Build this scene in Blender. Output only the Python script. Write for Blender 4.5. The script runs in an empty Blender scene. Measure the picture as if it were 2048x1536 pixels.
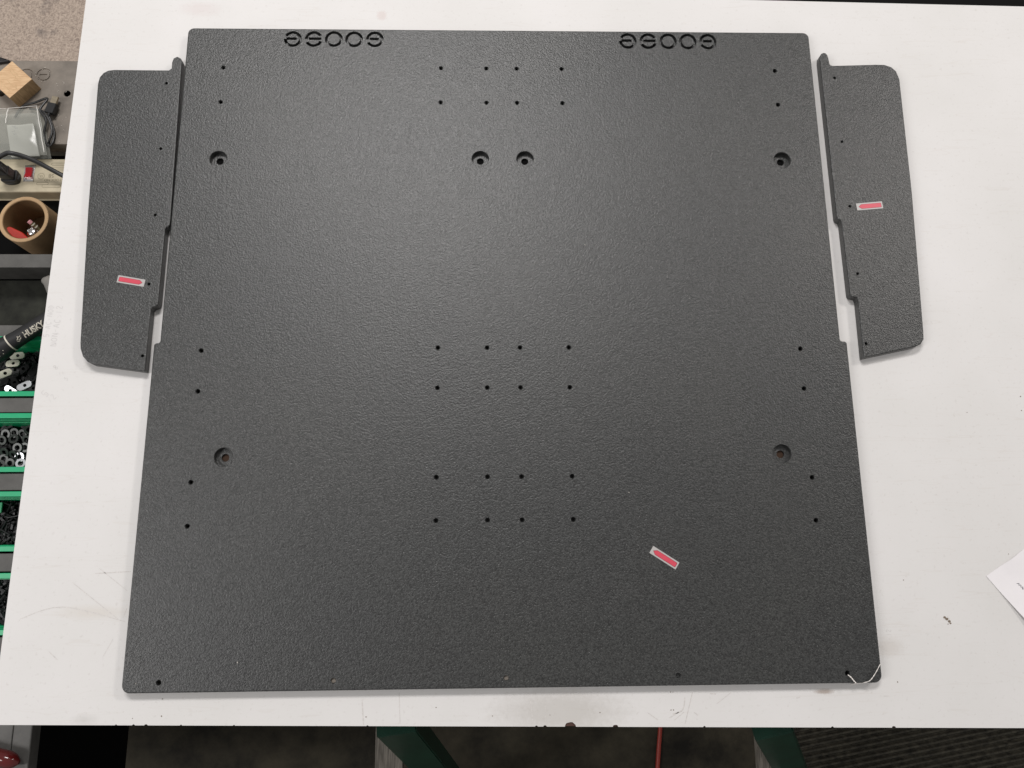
import bpy, bmesh, math, random
from mathutils import Vector, Matrix

# ------------------------------------------------------------------ camera, world, lamps, exposure
scene = bpy.context.scene
C = scene.collection
cam_data = bpy.data.cameras.new('camera')
cam = bpy.data.objects.new('camera', cam_data); C.objects.link(cam)
cam.matrix_world = Matrix(((0.9996404, 0.0039657, -0.0265196, 0.0),
                           (-0.0094874, 0.9773379, -0.2114724, 0.0),
                           (0.0250800, 0.2116479, 0.9770241, 1.22),
                           (0, 0, 0, 1)))
cam_data.sensor_fit = 'HORIZONTAL'; cam_data.sensor_width = 36.0
cam_data.lens = 27.035; cam_data.clip_start = 0.02; cam_data.clip_end = 60
scene.camera = cam

world = bpy.data.worlds.new('World'); scene.world = world; world.use_nodes = True
bg = world.node_tree.nodes['Background']
bg.inputs[0].default_value = (1.0, 0.98, 0.965, 1); bg.inputs[1].default_value = 0.335

def area(name, loc, aim, sx, sy, power, col):
    d = bpy.data.lights.new(name, 'AREA'); d.shape = 'RECTANGLE'; d.size = sx; d.size_y = sy
    d.energy = power; d.color = col
    o = bpy.data.objects.new(name, d); C.objects.link(o); o.location = loc
    o.rotation_euler = (Vector(aim) - Vector(loc)).to_track_quat('-Z', 'Y').to_euler()
    return o
# ceiling fluorescents beyond the table's far side; the last lamp is added fill
area('ceiling_or_fill_lamp', (-0.45, 2.45, 3.3), (-0.1, 0.2, 0), 1.5, 0.6, 88, (1.0, 0.972, 0.955))
area('ceiling_or_fill_lamp', (3.5, 2.5, 3.3), (0.3, 0.2, 0), 1.2, 0.4, 66, (1.0, 0.945, 0.905))
area('ceiling_or_fill_lamp', (-3.3, -0.6, 3.3), (-0.3, 0.0, 0), 0.4, 2.0, 62, (1.0, 0.975, 0.965))  # added fill lamp, evens the light from the near left

vs = scene.view_settings
vs.view_transform = 'Standard'; vs.look = 'None'; vs.exposure = 0.0; vs.gamma = 1.0
vs.use_curve_mapping = False

# ------------------------------------------------------------------ measured places (metres, table top at z = 0)
D = {
    'left_panel': [(-0.5525, 0.8247), (-0.5528, 0.8365), (-0.5507, 0.8443), (-0.5445, 0.8478), (-0.5386, 0.8444), (-0.5356, 0.8376), (-0.5309, 0.5415), (-0.5312, 0.5335), (-0.5333, 0.5295), (-0.5365, 0.5282), (-0.538, 0.5246), (-0.5383, 0.3981), (-0.5391, 0.3938), (-0.5417, 0.3917), (-0.5468, 0.3896), (-0.549, 0.3862), (-0.5497, 0.2837), (-0.6334, 0.2957), (-0.6414, 0.2999), (-0.6494, 0.3086), (-0.6546, 0.3213), (-0.6559, 0.3313), (-0.6677, 0.5591), (-0.6758, 0.7938), (-0.674, 0.8063), (-0.6684, 0.8146), (-0.6608, 0.8195), (-0.6503, 0.8211), (-0.5569, 0.8208)],
    'right_panel': [(0.5879, 0.8506), (0.589, 0.8582), (0.5918, 0.8628), (0.5956, 0.8648), (0.5996, 0.8642), (0.6024, 0.8606), (0.6037, 0.8548), (0.6048, 0.8428), (0.6062, 0.8398), (0.6102, 0.8388), (0.6881, 0.8418), (0.7035, 0.8415), (0.7156, 0.8371), (0.7236, 0.8282), (0.7277, 0.8127), (0.7238, 0.5944), (0.7129, 0.3456), (0.7118, 0.3336), (0.7057, 0.3251), (0.696, 0.3205), (0.6082, 0.3021), (0.6091, 0.4001), (0.6076, 0.4049), (0.5986, 0.4071), (0.5966, 0.4115), (0.5958, 0.5372), (0.5942, 0.5426), (0.5897, 0.5449), (0.5883, 0.549)],
    'left_holes': [(-0.5599, 0.7953), (-0.5591, 0.6711), (-0.5579, 0.5504), (-0.5574, 0.4295), (-0.5568, 0.3089)],
    'right_holes': [(0.6108, 0.8144), (0.6114, 0.69), (0.6126, 0.5688), (0.6133, 0.4473), (0.6147, 0.3261)],
    'stick_left': [(-0.6077, 0.4448), (-0.5635, 0.4369), (-0.565, 0.4247), (-0.6093, 0.4325)],
    'stick_right': [(0.6236, 0.5735), (0.6694, 0.5779), (0.6693, 0.5649), (0.6244, 0.561)],
    'stick_main': [(0.2477, 0.0045), (0.2413, -0.0055), (0.2801, -0.0312), (0.287, -0.0205)],
    'logo1': [(-0.3474, 0.8837), (-0.3108, 0.884), (-0.2757, 0.8843), (-0.2401, 0.8841), (-0.2038, 0.8843)],
    'logo2': [(0.2451, 0.8851), (0.2814, 0.885), (0.3173, 0.8851), (0.3526, 0.8849), (0.3886, 0.885)],
    'swarf': [(0.53, -0.1863), (0.5342, -0.1899), (0.5382, -0.1952), (0.5409, -0.1985), (0.5382, -0.2019), (0.5436, -0.2017), (0.5514, -0.1993), (0.5593, -0.1962), (0.5651, -0.191), (0.5723, -0.1812), (0.5798, -0.1717)],
    'flakes': [(0.157, 0.4979), (0.2137, 0.0866), (-0.3759, -0.1576), (-0.521, -0.1848), (0.6192, 0.4822), (-0.278, -0.1392), (0.1078, -0.0263), (-0.4403, -0.0781), (-0.1857, 0.5511), (-0.0185, 0.2797), (0.2821, 0.3162), (-0.3645, 0.2043), (0.3776, -0.0624), (-0.2176, 0.0329), (-0.6297, 0.4885), (0.6846, 0.5164), (-0.2907, 0.6699), (0.3585, 0.6258), (0.1884, 0.4362), (-0.0937, -0.1008)],
    'chips': [(0.115, -0.2548), (0.182, -0.2561), (0.315, -0.2588), (0.5075, -0.2626), (0.6005, -0.2647), (0.6073, -0.2648), (-0.5516, -0.2443), (-0.5263, -0.2447), (-0.5082, -0.2449), (-0.4574, -0.2457), (0.0645, -0.2533), (0.0772, -0.2535), (-0.3803, -0.2468), (-0.185, -0.2497)],
    'paper': [(0.7717, -0.0462), (0.827, -0.0123), (0.8221, -0.1128)],
    'smudge': [(0.702, -0.1114), (-0.5572, -0.1645), (-0.5971, -0.2368), (0.5929, -0.1432), (0.4923, -0.2245)],
    'scratches': [[(-0.6366, -0.0413), (-0.5632, -0.0953)], [(-0.5991, -0.0203), (-0.553, -0.0546)], [(-0.6043, -0.0283), (-0.5505, -0.0259)], [(-0.7085, -0.0936), (-0.6476, -0.0769), (-0.5525, -0.099)], [(-0.5807, -0.1501), (-0.5678, -0.1239)], [(-0.6602, -0.1406), (-0.6463, -0.1527)], [(-0.556, -0.0939), (-0.5514, -0.0795)], [(0.268, -0.241), (0.2834, -0.2356), (0.2881, -0.2181)], [(0.2625, -0.2465), (0.2779, -0.2383)], [(0.2698, -0.2501), (0.2855, -0.2385)], [(0.286, -0.2552), (0.2999, -0.2105)], [(0.3351, -0.2279), (0.3581, -0.212)], [(0.3262, -0.213), (0.3353, -0.2138)], [(0.4561, -0.2212), (0.4622, -0.2205)], [(0.5896, -0.2202), (0.5995, -0.2203)], [(0.3005, -0.2387), (0.3062, -0.2436)], [(-0.1396, -0.2052), (-0.1372, -0.2483)], [(-0.1941, -0.2149), (-0.1908, -0.2496)], [(0.0555, -0.2149), (0.0594, -0.2512)], [(0.0779, -0.2117), (0.078, -0.2501)], [(0.2306, -0.2384), (0.2459, -0.2491)], [(0.7027, -0.1062), (0.7071, -0.1144)]],
    'specks': [(0.2667, -0.2101), (0.2705, -0.2101), (0.2661, -0.2354), (0.2698, -0.2354), (-0.0006, -0.2399), (-0.4867, -0.2329), (0.6403, -0.0509), (0.7771, 0.2134), (0.8701, 0.2396), (0.8682, 0.2162), (-0.059, 0.2151), (0.6133, -0.2005), (0.5678, 0.8556), (0.8125, -0.013), (-0.1875, -0.2386), (-0.0844, -0.2269), (-0.5285, -0.2357), (-0.4873, -0.2094), (0.8124, -0.0828), (0.0849, -0.2398), (0.1595, -0.2374)],
    'plate2_logo': [(-0.873, 0.9177, -0.145), (-0.9075, 0.9164, -0.145), (-0.941, 0.915, -0.145)],
    'plate2_holes': [(-0.8238, 0.8777, -0.145), (-0.9495, 0.8769, -0.145)],
    'block': [(-0.9164, 0.9258, -0.113), (-0.8746, 0.8875, -0.113), (-0.9111, 0.8469, -0.113)],
    'usb': [(-0.8382, 0.8645, -0.133), (-0.8411, 0.8484, -0.133), (-0.8473, 0.8272, -0.135)],
    'usb_cable': [(-0.8479, 0.8306, -0.137), (-0.8458, 0.8181, -0.141), (-0.8375, 0.7949, -0.141), (-0.8375, 0.7706, -0.141), (-0.8451, 0.7633, -0.141), (-0.8541, 0.7852, -0.139), (-0.8515, 0.8145, -0.135), (-0.8641, 0.8344, -0.133), (-0.8553, 0.8616, -0.137), (-0.8793, 0.8541, -0.139), (-0.9026, 0.846, -0.14), (-0.9139, 0.8225, -0.14)],
    'usb_cable2': [(-0.8878, 0.8407, -0.14), (-0.86, 0.8323, -0.133), (-0.8446, 0.8133, -0.133), (-0.8375, 0.7913, -0.135), (-0.8436, 0.7711, -0.14), (-0.8629, 0.7682, -0.165)],
    'switch': [(-0.887, 0.7262, -0.148), (-0.8682, 0.7263, -0.148), (-0.8679, 0.6927, -0.148), (-0.8861, 0.6926, -0.148)],
    'cord': [(-0.8916, 0.7099, -0.093), (-0.8944, 0.7131, -0.088), (-0.8861, 0.7182, -0.088), (-0.8757, 0.7193, -0.09), (-0.8623, 0.7187, -0.098), (-0.8448, 0.7142, -0.108), (-0.8267, 0.7064, -0.118), (-0.8032, 0.6954, -0.128), (-0.7724, 0.6813, -0.134)],
    'rows': {'120': 0.9261, '288': 0.7498, '318': 0.7192, '397': 0.64, '508': 0.5318, '535': 0.506, '650': 0.3983, '670': 0.3799, '677': 0.3735, '792': 0.27, '827': 0.2391, '943': 0.139, '983': 0.1052, '1103': 0.0062, '1146': -0.0286, '1270': -0.1268, '1290': -0.1423},
    'leg1': [(-0.1462, -0.2683, -0.08), (-0.1108, -0.4115, -0.4)],
    'leg2': [(0.4443, -0.2799, -0.08), (0.5843, -0.4225, -0.4)],
    'cord_red': [(0.4671, -0.1933, -0.853), (0.4329, -0.3758, -0.853), (0.4232, -0.441, -0.853), (0.4149, -0.5052, -0.853), (0.4095, -0.5629, -0.853), (0.4087, -0.6538, -0.853)],
    'latch': [(-0.8619, 0.3545), (-0.8672, 0.3395), (-0.8792, 0.3209), (-0.8426, 0.2986), (-0.8636, 0.2894), (-0.8638, 0.3265), (-0.8518, 0.3302), (-0.8834, 0.3052), (-0.8742, 0.3098), (-0.8628, 0.3042), (-0.8336, 0.3124), (-0.831, 0.3282), (-0.8297, 0.2948), (-0.8787, 0.2895), (-0.8458, 0.282)],
    'washers': [(-0.8566, 0.2145), (-0.8553, 0.2036), (-0.8453, 0.1873), (-0.8416, 0.1712), (-0.8375, 0.1595), (-0.855, 0.1597), (-0.8414, 0.2126), (-0.8321, 0.2017), (-0.8672, 0.1794), (-0.8762, 0.2019), (-0.8331, 0.1882), (-0.8722, 0.1571), (-0.8714, 0.2127), (-0.8299, 0.2198), (-0.8508, 0.1748), (-0.8692, 0.1678)],
}

FLOOR = -0.86
CART = -0.11          # top of the tool cart's frame
BED = -0.18           # floor of the cart's wells
PLATE2 = -0.145       # top of the scrap plate on the side bench
TOP = 0.016           # top of the coated panels
rnd = random.Random(7)

# ------------------------------------------------------------------ materials
def new_mat(name):
    m = bpy.data.materials.new(name); m.use_nodes = True
    nt = m.node_tree
    return m, nt, nt.nodes['Principled BSDF']

def plain(name, col, rough=0.5, metal=0.0, spec=0.5, var=0.0, scale=40, bump=0.0, bscale=300, trans=0.0, alpha=1.0):
    m, nt, b = new_mat(name)
    b.inputs['Base Color'].default_value = (*col, 1)
    b.inputs['Roughness'].default_value = rough; b.inputs['Metallic'].default_value = metal
    b.inputs['Specular IOR Level'].default_value = spec
    b.inputs['Transmission Weight'].default_value = trans; b.inputs['Alpha'].default_value = alpha
    tc = nt.nodes.new('ShaderNodeTexCoord')
    if var > 0:
        n = nt.nodes.new('ShaderNodeTexNoise'); n.inputs['Scale'].default_value = scale
        n.inputs['Detail'].default_value = 5; n.inputs['Roughness'].default_value = 0.65
        nt.links.new(tc.outputs['Object'], n.inputs['Vector'])
        r = nt.nodes.new('ShaderNodeValToRGB')
        r.color_ramp.elements[0].position = 0.3; r.color_ramp.elements[1].position = 0.7
        r.color_ramp.elements[0].color = (*[c * (1 - var) for c in col], 1)
        r.color_ramp.elements[1].color = (*[min(1, c * (1 + var)) for c in col], 1)
        nt.links.new(n.outputs['Fac'], r.inputs['Fac']); nt.links.new(r.outputs['Color'], b.inputs['Base Color'])
    if bump > 0:
        n2 = nt.nodes.new('ShaderNodeTexNoise'); n2.inputs['Scale'].default_value = bscale; n2.inputs['Detail'].default_value = 3
        nt.links.new(tc.outputs['Object'], n2.inputs['Vector'])
        bp = nt.nodes.new('ShaderNodeBump'); bp.inputs['Strength'].default_value = bump; bp.inputs['Distance'].default_value = 0.001
        nt.links.new(n2.outputs['Fac'], bp.inputs['Height']); nt.links.new(bp.outputs['Normal'], b.inputs['Normal'])
    return m

def coating():
    """charcoal sprayed texture coat: orange-peel relief, small colour flecks, faint dusty patches"""
    m, nt, b = new_mat('textured_coating'); N = nt.nodes; Lk = nt.links
    tc = N.new('ShaderNodeTexCoord')
    n1 = N.new('ShaderNodeTexNoise'); n1.inputs['Scale'].default_value = 410; n1.inputs['Detail'].default_value = 2.0; n1.inputs['Roughness'].default_value = 0.6
    n2 = N.new('ShaderNodeTexNoise'); n2.inputs['Scale'].default_value = 150; n2.inputs['Detail'].default_value = 2
    n3 = N.new('ShaderNodeTexNoise'); n3.inputs['Scale'].default_value = 3.2; n3.inputs['Detail'].default_value = 5
    for n in (n1, n2, n3): Lk.new(tc.outputs['Object'], n.inputs['Vector'])
    ad = N.new('ShaderNodeMath'); ad.operation = 'MULTIPLY_ADD'; ad.inputs[1].default_value = 0.12
    Lk.new(n2.outputs['Fac'], ad.inputs[0]); Lk.new(n1.outputs['Fac'], ad.inputs[2])
    bp = N.new('ShaderNodeBump'); bp.inputs['Strength'].default_value = 1.0; bp.inputs['Distance'].default_value = 0.0008
    Lk.new(ad.outputs[0], bp.inputs['Height']); Lk.new(bp.outputs['Normal'], b.inputs['Normal'])
    r = N.new('ShaderNodeValToRGB'); r.color_ramp.elements[0].position = 0.30; r.color_ramp.elements[1].position = 0.70
    r.color_ramp.elements[0].color = (0.006, 0.0063, 0.0063, 1); r.color_ramp.elements[1].color = (0.045, 0.047, 0.047, 1)
    Lk.new(n1.outputs['Fac'], r.inputs['Fac'])
    r3 = N.new('ShaderNodeValToRGB'); r3.color_ramp.elements[0].position = 0.35; r3.color_ramp.elements[1].position = 0.75
    r3.color_ramp.elements[0].color = (1, 1, 1, 1); r3.color_ramp.elements[1].color = (1.18, 1.16, 1.11, 1)
    Lk.new(n3.outputs['Fac'], r3.inputs['Fac'])
    mx = N.new('ShaderNodeMix'); mx.data_type = 'RGBA'; mx.blend_type = 'MULTIPLY'; mx.inputs[0].default_value = 1
    Lk.new(r.outputs['Color'], mx.inputs[6]); Lk.new(r3.outputs['Color'], mx.inputs[7])
    Lk.new(mx.outputs[2], b.inputs['Base Color'])
    b.inputs['Roughness'].default_value = 0.36; b.inputs['Specular IOR Level'].default_value = 0.70
    return m

def laminate():
    """worn white laminate: faint mottling, hairline scratches, one scuffed grey patch by the front edge"""
    m, nt, b = new_mat('white_laminate'); N = nt.nodes; Lk = nt.links
    tc = N.new('ShaderNodeTexCoord')
    n1 = N.new('ShaderNodeTexNoise'); n1.inputs['Scale'].default_value = 3.0; n1.inputs['Detail'].default_value = 6; n1.inputs['Roughness'].default_value = 0.6
    Lk.new(tc.outputs['Object'], n1.inputs['Vector'])
    r = N.new('ShaderNodeValToRGB'); r.color_ramp.elements[0].position = 0.30; r.color_ramp.elements[1].position = 0.68
    r.color_ramp.elements[0].color = (0.66, 0.648, 0.632, 1); r.color_ramp.elements[1].color = (0.715, 0.70, 0.692, 1)
    Lk.new(n1.outputs['Fac'], r.inputs['Fac'])
    col = r.outputs['Color']
    # fine grime speckle
    n2 = N.new('ShaderNodeTexNoise'); n2.inputs['Scale'].default_value = 170; n2.inputs['Detail'].default_value = 4
    Lk.new(tc.outputs['Object'], n2.inputs['Vector'])
    r2 = N.new('ShaderNodeValToRGB'); r2.color_ramp.elements[0].position = 0.24; r2.color_ramp.elements[1].position = 0.40
    r2.color_ramp.elements[0].color = (0.91, 0.90, 0.89, 1); r2.color_ramp.elements[1].color = (1, 1, 1, 1)
    Lk.new(n2.outputs['Fac'], r2.inputs['Fac'])
    mx = N.new('ShaderNodeMix'); mx.data_type = 'RGBA'; mx.blend_type = 'MULTIPLY'; mx.inputs[0].default_value = 1
    Lk.new(col, mx.inputs[6]); Lk.new(r2.outputs['Color'], mx.inputs[7]); col = mx.outputs[2]
    # hairline scratches: thin bands of stretched noise, in three directions
    for ang, sc, amt in ((0.5, 26, 0.968), (-0.75, 19, 0.965), (1.35, 23, 0.972)):
        mp = N.new('ShaderNodeMapping'); mp.inputs['Rotation'].default_value = (0, 0, ang); mp.inputs['Scale'].default_value = (0.25, 3.2, 1)
        Lk.new(tc.outputs['Object'], mp.inputs['Vector'])
        ns = N.new('ShaderNodeTexNoise'); ns.inputs['Scale'].default_value = sc; ns.inputs['Detail'].default_value = 1
        Lk.new(mp.outputs['Vector'], ns.inputs['Vector'])
        rs = N.new('ShaderNodeValToRGB'); e = rs.color_ramp.elements
        e[0].position = 0.662; e[0].color = (1, 1, 1, 1); e[1].position = 0.685; e[1].color = (1, 1, 1, 1)
        x = e.new(0.673); x.color = (amt, amt * 0.99, amt * 0.98, 1)
        Lk.new(ns.outputs['Fac'], rs.inputs['Fac'])
        m2 = N.new('ShaderNodeMix'); m2.data_type = 'RGBA'; m2.blend_type = 'MULTIPLY'; m2.inputs[0].default_value = 1
        Lk.new(col, m2.inputs[6]); Lk.new(rs.outputs['Color'], m2.inputs[7]); col = m2.outputs[2]
    # the scuffed patch (worn through to grey), ragged outline
    def patch(cx, cy, sx, sy, tone, scale, lo, hi):
        mp = N.new('ShaderNodeMapping'); mp.vector_type = 'TEXTURE'
        mp.inputs['Location'].default_value = (cx, cy, 0); mp.inputs['Scale'].default_value = (sx, sy, 1)
        Lk.new(tc.outputs['Object'], mp.inputs['Vector'])
        ln = N.new('ShaderNodeVectorMath'); ln.operation = 'LENGTH'; Lk.new(mp.outputs['Vector'], ln.inputs[0])
        nn = N.new('ShaderNodeTexNoise'); nn.inputs['Scale'].default_value = scale; nn.inputs['Detail'].default_value = 5; nn.inputs['Roughness'].default_value = 0.75
        Lk.new(tc.outputs['Object'], nn.inputs['Vector'])
        sm = N.new('ShaderNodeMath'); sm.operation = 'ADD'; Lk.new(ln.outputs['Value'], sm.inputs[0]); Lk.new(nn.outputs['Fac'], sm.inputs[1])
        rp = N.new('ShaderNodeMapRange'); rp.inputs['From Min'].default_value = lo; rp.inputs['From Max'].default_value = hi
        rp.inputs['To Min'].default_value = 1; rp.inputs['To Max'].default_value = 0
        Lk.new(sm.outputs[0], rp.inputs['Value'])
        mm = N.new('ShaderNodeMix'); mm.data_type = 'RGBA'; mm.blend_type = 'MULTIPLY'
        Lk.new(rp.outputs['Result'], mm.inputs[0]); mm.inputs[7].default_value = (*tone, 1)
        return mm
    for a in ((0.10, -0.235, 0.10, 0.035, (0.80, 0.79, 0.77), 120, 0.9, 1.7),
              (-0.597, -0.2368, 0.022, 0.010, (0.88, 0.88, 0.87), 200, 0.7, 1.6),
              (0.605, -0.15, 0.03, 0.018, (0.90, 0.88, 0.86), 240, 0.8, 1.5),
              (-0.60, -0.085, 0.06, 0.012, (0.95, 0.93, 0.90), 60, 0.8, 1.6),
              (-0.195, 0.945, 0.016, 0.018, (0.93, 0.875, 0.865), 90, 0.85, 1.15),
              (-0.52, 0.955, 0.05, 0.02, (0.965, 0.93, 0.93), 60, 0.8, 1.4),
              (0.500, -0.2125, 0.022, 0.006, (0.60, 0.54, 0.50), 260, 0.75, 1.35)):
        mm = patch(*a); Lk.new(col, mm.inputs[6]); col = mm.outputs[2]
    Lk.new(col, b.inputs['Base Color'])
    b.inputs['Roughness'].default_value = 0.55; b.inputs['Specular IOR Level'].default_value = 0.2
    bp = N.new('ShaderNodeBump'); bp.inputs['Strength'].default_value = 0.12; bp.inputs['Distance'].default_value = 0.0004
    Lk.new(n2.outputs['Fac'], bp.inputs['Height']); Lk.new(bp.outputs['Normal'], b.inputs['Normal'])
    return m

def wood(name, c0, c1, sc=(1, 12, 12), scale=40):
    m, nt, b = new_mat(name); N = nt.nodes; Lk = nt.links
    tc = N.new('ShaderNodeTexCoord'); mp = N.new('ShaderNodeMapping'); mp.inputs['Scale'].default_value = sc
    Lk.new(tc.outputs['Object'], mp.inputs['Vector'])
    n = N.new('ShaderNodeTexNoise'); n.inputs['Scale'].default_value = scale; n.inputs['Detail'].default_value = 6
    n.inputs['Distortion'].default_value = 0.8
    Lk.new(mp.outputs['Vector'], n.inputs['Vector'])
    r = N.new('ShaderNodeValToRGB'); r.color_ramp.elements[0].position = 0.34; r.color_ramp.elements[1].position = 0.66
    r.color_ramp.elements[0].color = (*c0, 1); r.color_ramp.elements[1].color = (*c1, 1)
    Lk.new(n.outputs['Fac'], r.inputs['Fac']); Lk.new(r.outputs['Color'], b.inputs['Base Color'])
    b.inputs['Roughness'].default_value = 0.7
    return m

def chipboard():
    m, nt, b = new_mat('fibre_board'); N = nt.nodes; Lk = nt.links
    tc = N.new('ShaderNodeTexCoord')
    n1 = N.new('ShaderNodeTexNoise'); n1.inputs['Scale'].default_value = 190; n1.inputs['Detail'].default_value = 4; n1.inputs['Distortion'].default_value = 1.2
    n2 = N.new('ShaderNodeTexNoise'); n2.inputs['Scale'].default_value = 24; n2.inputs['Detail'].default_value = 4
    for n in (n1, n2): Lk.new(tc.outputs['Object'], n.inputs['Vector'])
    r = N.new('ShaderNodeValToRGB'); r.color_ramp.elements[0].position = 0.33; r.color_ramp.elements[1].position = 0.62
    r.color_ramp.elements[0].color = (0.21, 0.165, 0.135, 1); r.color_ramp.elements[1].color = (0.40, 0.325, 0.265, 1)
    Lk.new(n1.outputs['Fac'], r.inputs['Fac'])
    r2 = N.new('ShaderNodeValToRGB'); r2.color_ramp.elements[0].position = 0.28; r2.color_ramp.elements[1].position = 0.42
    r2.color_ramp.elements[0].color = (0.62, 0.63, 0.66, 1); r2.color_ramp.elements[1].color = (1, 1, 1, 1)
    Lk.new(n2.outputs['Fac'], r2.inputs['Fac'])
    mx = N.new('ShaderNodeMix'); mx.data_type = 'RGBA'; mx.blend_type = 'MULTIPLY'; mx.inputs[0].default_value = 1
    Lk.new(r.outputs['Color'], mx.inputs[6]); Lk.new(r2.outputs['Color'], mx.inputs[7]); Lk.new(mx.outputs[2], b.inputs['Base Color'])
    b.inputs['Roughness'].default_value = 0.75
    return m

MAT = dict(
    lit_hole_tan=plain('tan_hole_light', (0.20, 0.175, 0.15), 0.7),  # tan put in for the light seen at the bottom of edge holes
    coat=coating(), laminate=laminate(), board=chipboard(),
    core=plain('table_core', (0.06, 0.028, 0.02), 0.8, var=0.4, scale=120),
    insert=plain('black_insert', (0.006, 0.006, 0.006), 0.4, spec=0.3),
    bore_shade=plain('brown_bore_shade', (0.055, 0.034, 0.024), 0.8, spec=0.1),  # brown put in for the shaded table under the bores
    sticker=plain('sticker_backing', (0.44, 0.425, 0.415), 0.35, var=0.05, scale=90),
    pink=plain('sticker_pink', (0.60, 0.070, 0.105), 0.32, var=0.08, scale=60),
    pinkline=plain('sticker_outline', (0.26, 0.035, 0.05), 0.4),
    pencil=plain('pencil_grey', (0.575, 0.56, 0.55), 0.6),
    scuff=plain('scuff_grey', (0.605, 0.58, 0.56), 0.6, var=0.15, scale=300),
    scuffdark=plain('dark_speck', (0.19, 0.15, 0.115), 0.7),
    swarf=plain('white_plastic_shaving', (0.78, 0.74, 0.70), 0.4),
    flake=plain('pale_flake', (0.62, 0.58, 0.52), 0.6),
    paper=plain('note_paper', (0.80, 0.775, 0.79), 0.7, var=0.02, scale=20),
    ink=plain('ink', (0.10, 0.10, 0.12), 0.6),
    dusty=plain('dusty_grey_plate', (0.205, 0.178, 0.150), 0.6, var=0.22, scale=26, bump=0.25, bscale=500),
    oak=wood('pale_wood', (0.50, 0.31, 0.165), (0.66, 0.46, 0.27), (1, 9, 1), 55),
    oakside=wood('sawn_wood', (0.40, 0.26, 0.13), (0.58, 0.40, 0.22), (14, 14, 1.5), 30),
    black=plain('black_plastic', (0.016, 0.016, 0.017), 0.38),
    rubber=plain('black_cable', (0.022, 0.022, 0.023), 0.42),
    gap_shade=plain('black_gap_shade', (0.004, 0.004, 0.004), 0.9, spec=0.08),  # near-black base colour stands in for shade in deep gaps and holes
    steel=plain('plug_steel', (0.50, 0.43, 0.32), 0.3, metal=0.9, var=0.2, scale=150),
    chrome=plain('chrome', (0.72, 0.70, 0.69), 0.16, metal=1.0),
    cream=plain('power_strip_cream', (0.50, 0.44, 0.315), 0.5, var=0.14, scale=45),
    emboss=plain('embossed_edge', (0.17, 0.14, 0.09), 0.6),
    redswitch=plain('red_rocker', (0.40, 0.010, 0.018), 0.25),
    tube=plain('cardboard', (0.43, 0.285, 0.155), 0.8, var=0.10, scale=60),
    tube_shade=plain('cardboard_shaded', (0.19, 0.115, 0.05), 0.8, var=0.15, scale=60),  # darker cardboard: shade inside the tube put into the colour
    eraser=plain('pink_eraser', (0.72, 0.34, 0.36), 0.7),
    brass=plain('ferrule', (0.34, 0.32, 0.18), 0.3, metal=0.8),
    redplastic=plain('red_plastic', (0.48, 0.028, 0.014), 0.55, spec=0.3),
    whiteplastic=plain('white_plastic', (0.68, 0.66, 0.62), 0.4),
    cart=plain('cart_grey', (0.095, 0.092, 0.086), 0.55, var=0.28, scale=22, bump=0.2, bscale=220),
    well=plain('well_dark', (0.020, 0.021, 0.016), 0.7, spec=0.25, var=0.7, scale=28),
    green=plain('green_bin', (0.012, 0.40, 0.175), 0.38, var=0.06, scale=30),
    grip=plain('black_grip', (0.014, 0.014, 0.015), 0.45, var=0.2, scale=80),
    gripcream=plain('grip_cream', (0.62, 0.58, 0.49), 0.5),
    forged=plain('forged_grey', (0.20, 0.19, 0.175), 0.55, var=0.2, scale=90, bump=0.2, bscale=400),
    hwblack=plain('black_hardware', (0.010, 0.010, 0.011), 0.4, spec=0.35),
    hwgrey=plain('grey_washer', (0.075, 0.078, 0.075), 0.38, metal=0.5),
    zinc=plain('zinc', (0.74, 0.74, 0.78), 0.3, metal=0.65),
    legreen=plain('leg_green', (0.003, 0.032, 0.018), 0.42, var=0.25, scale=18, bump=0.15, bscale=160),
    weathered=wood('weathered_plank', (0.10, 0.088, 0.072), (0.26, 0.235, 0.20), (16, 1, 8), 24),
    floor=plain('shaded_stained_concrete', (0.034, 0.029, 0.019), 0.7, spec=0.25, var=0.75, scale=9, bump=0.3, bscale=70),  # stains, with the shade over the floor put into the dark base
    mat=plain('ribbed_rubber', (0.034, 0.031, 0.023), 0.7, spec=0.25, var=0.8, scale=60),
    redcord=plain('red_cord', (0.33, 0.035, 0.02), 0.45),
    maroon=plain('glossy_maroon', (0.10, 0.010, 0.010), 0.14),
    box=plain('black_box', (0.004, 0.004, 0.004), 0.8, spec=0.1),
)
def film():
    """thin frosted plastic film: partly see-through, milky"""
    m, nt, b = new_mat('plastic_film'); N = nt.nodes; Lk = nt.links
    out = N['Material Output']
    tr = N.new('ShaderNodeBsdfTransparent'); tr.inputs[0].default_value = (0.93, 0.94, 0.93, 1)
    b.inputs['Base Color'].default_value = (0.47, 0.475, 0.43, 1); b.inputs['Roughness'].default_value = 0.22
    mix = N.new('ShaderNodeMixShader'); mix.inputs[0].default_value = 0.34
    Lk.new(tr.outputs[0], mix.inputs[1]); Lk.new(b.outputs[0], mix.inputs[2]); Lk.new(mix.outputs[0], out.inputs[0])
    return m, mix
MAT['film'], _ = film()
MAT['frost'], mixn = film(); mixn.inputs[0].default_value = 0.72

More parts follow.
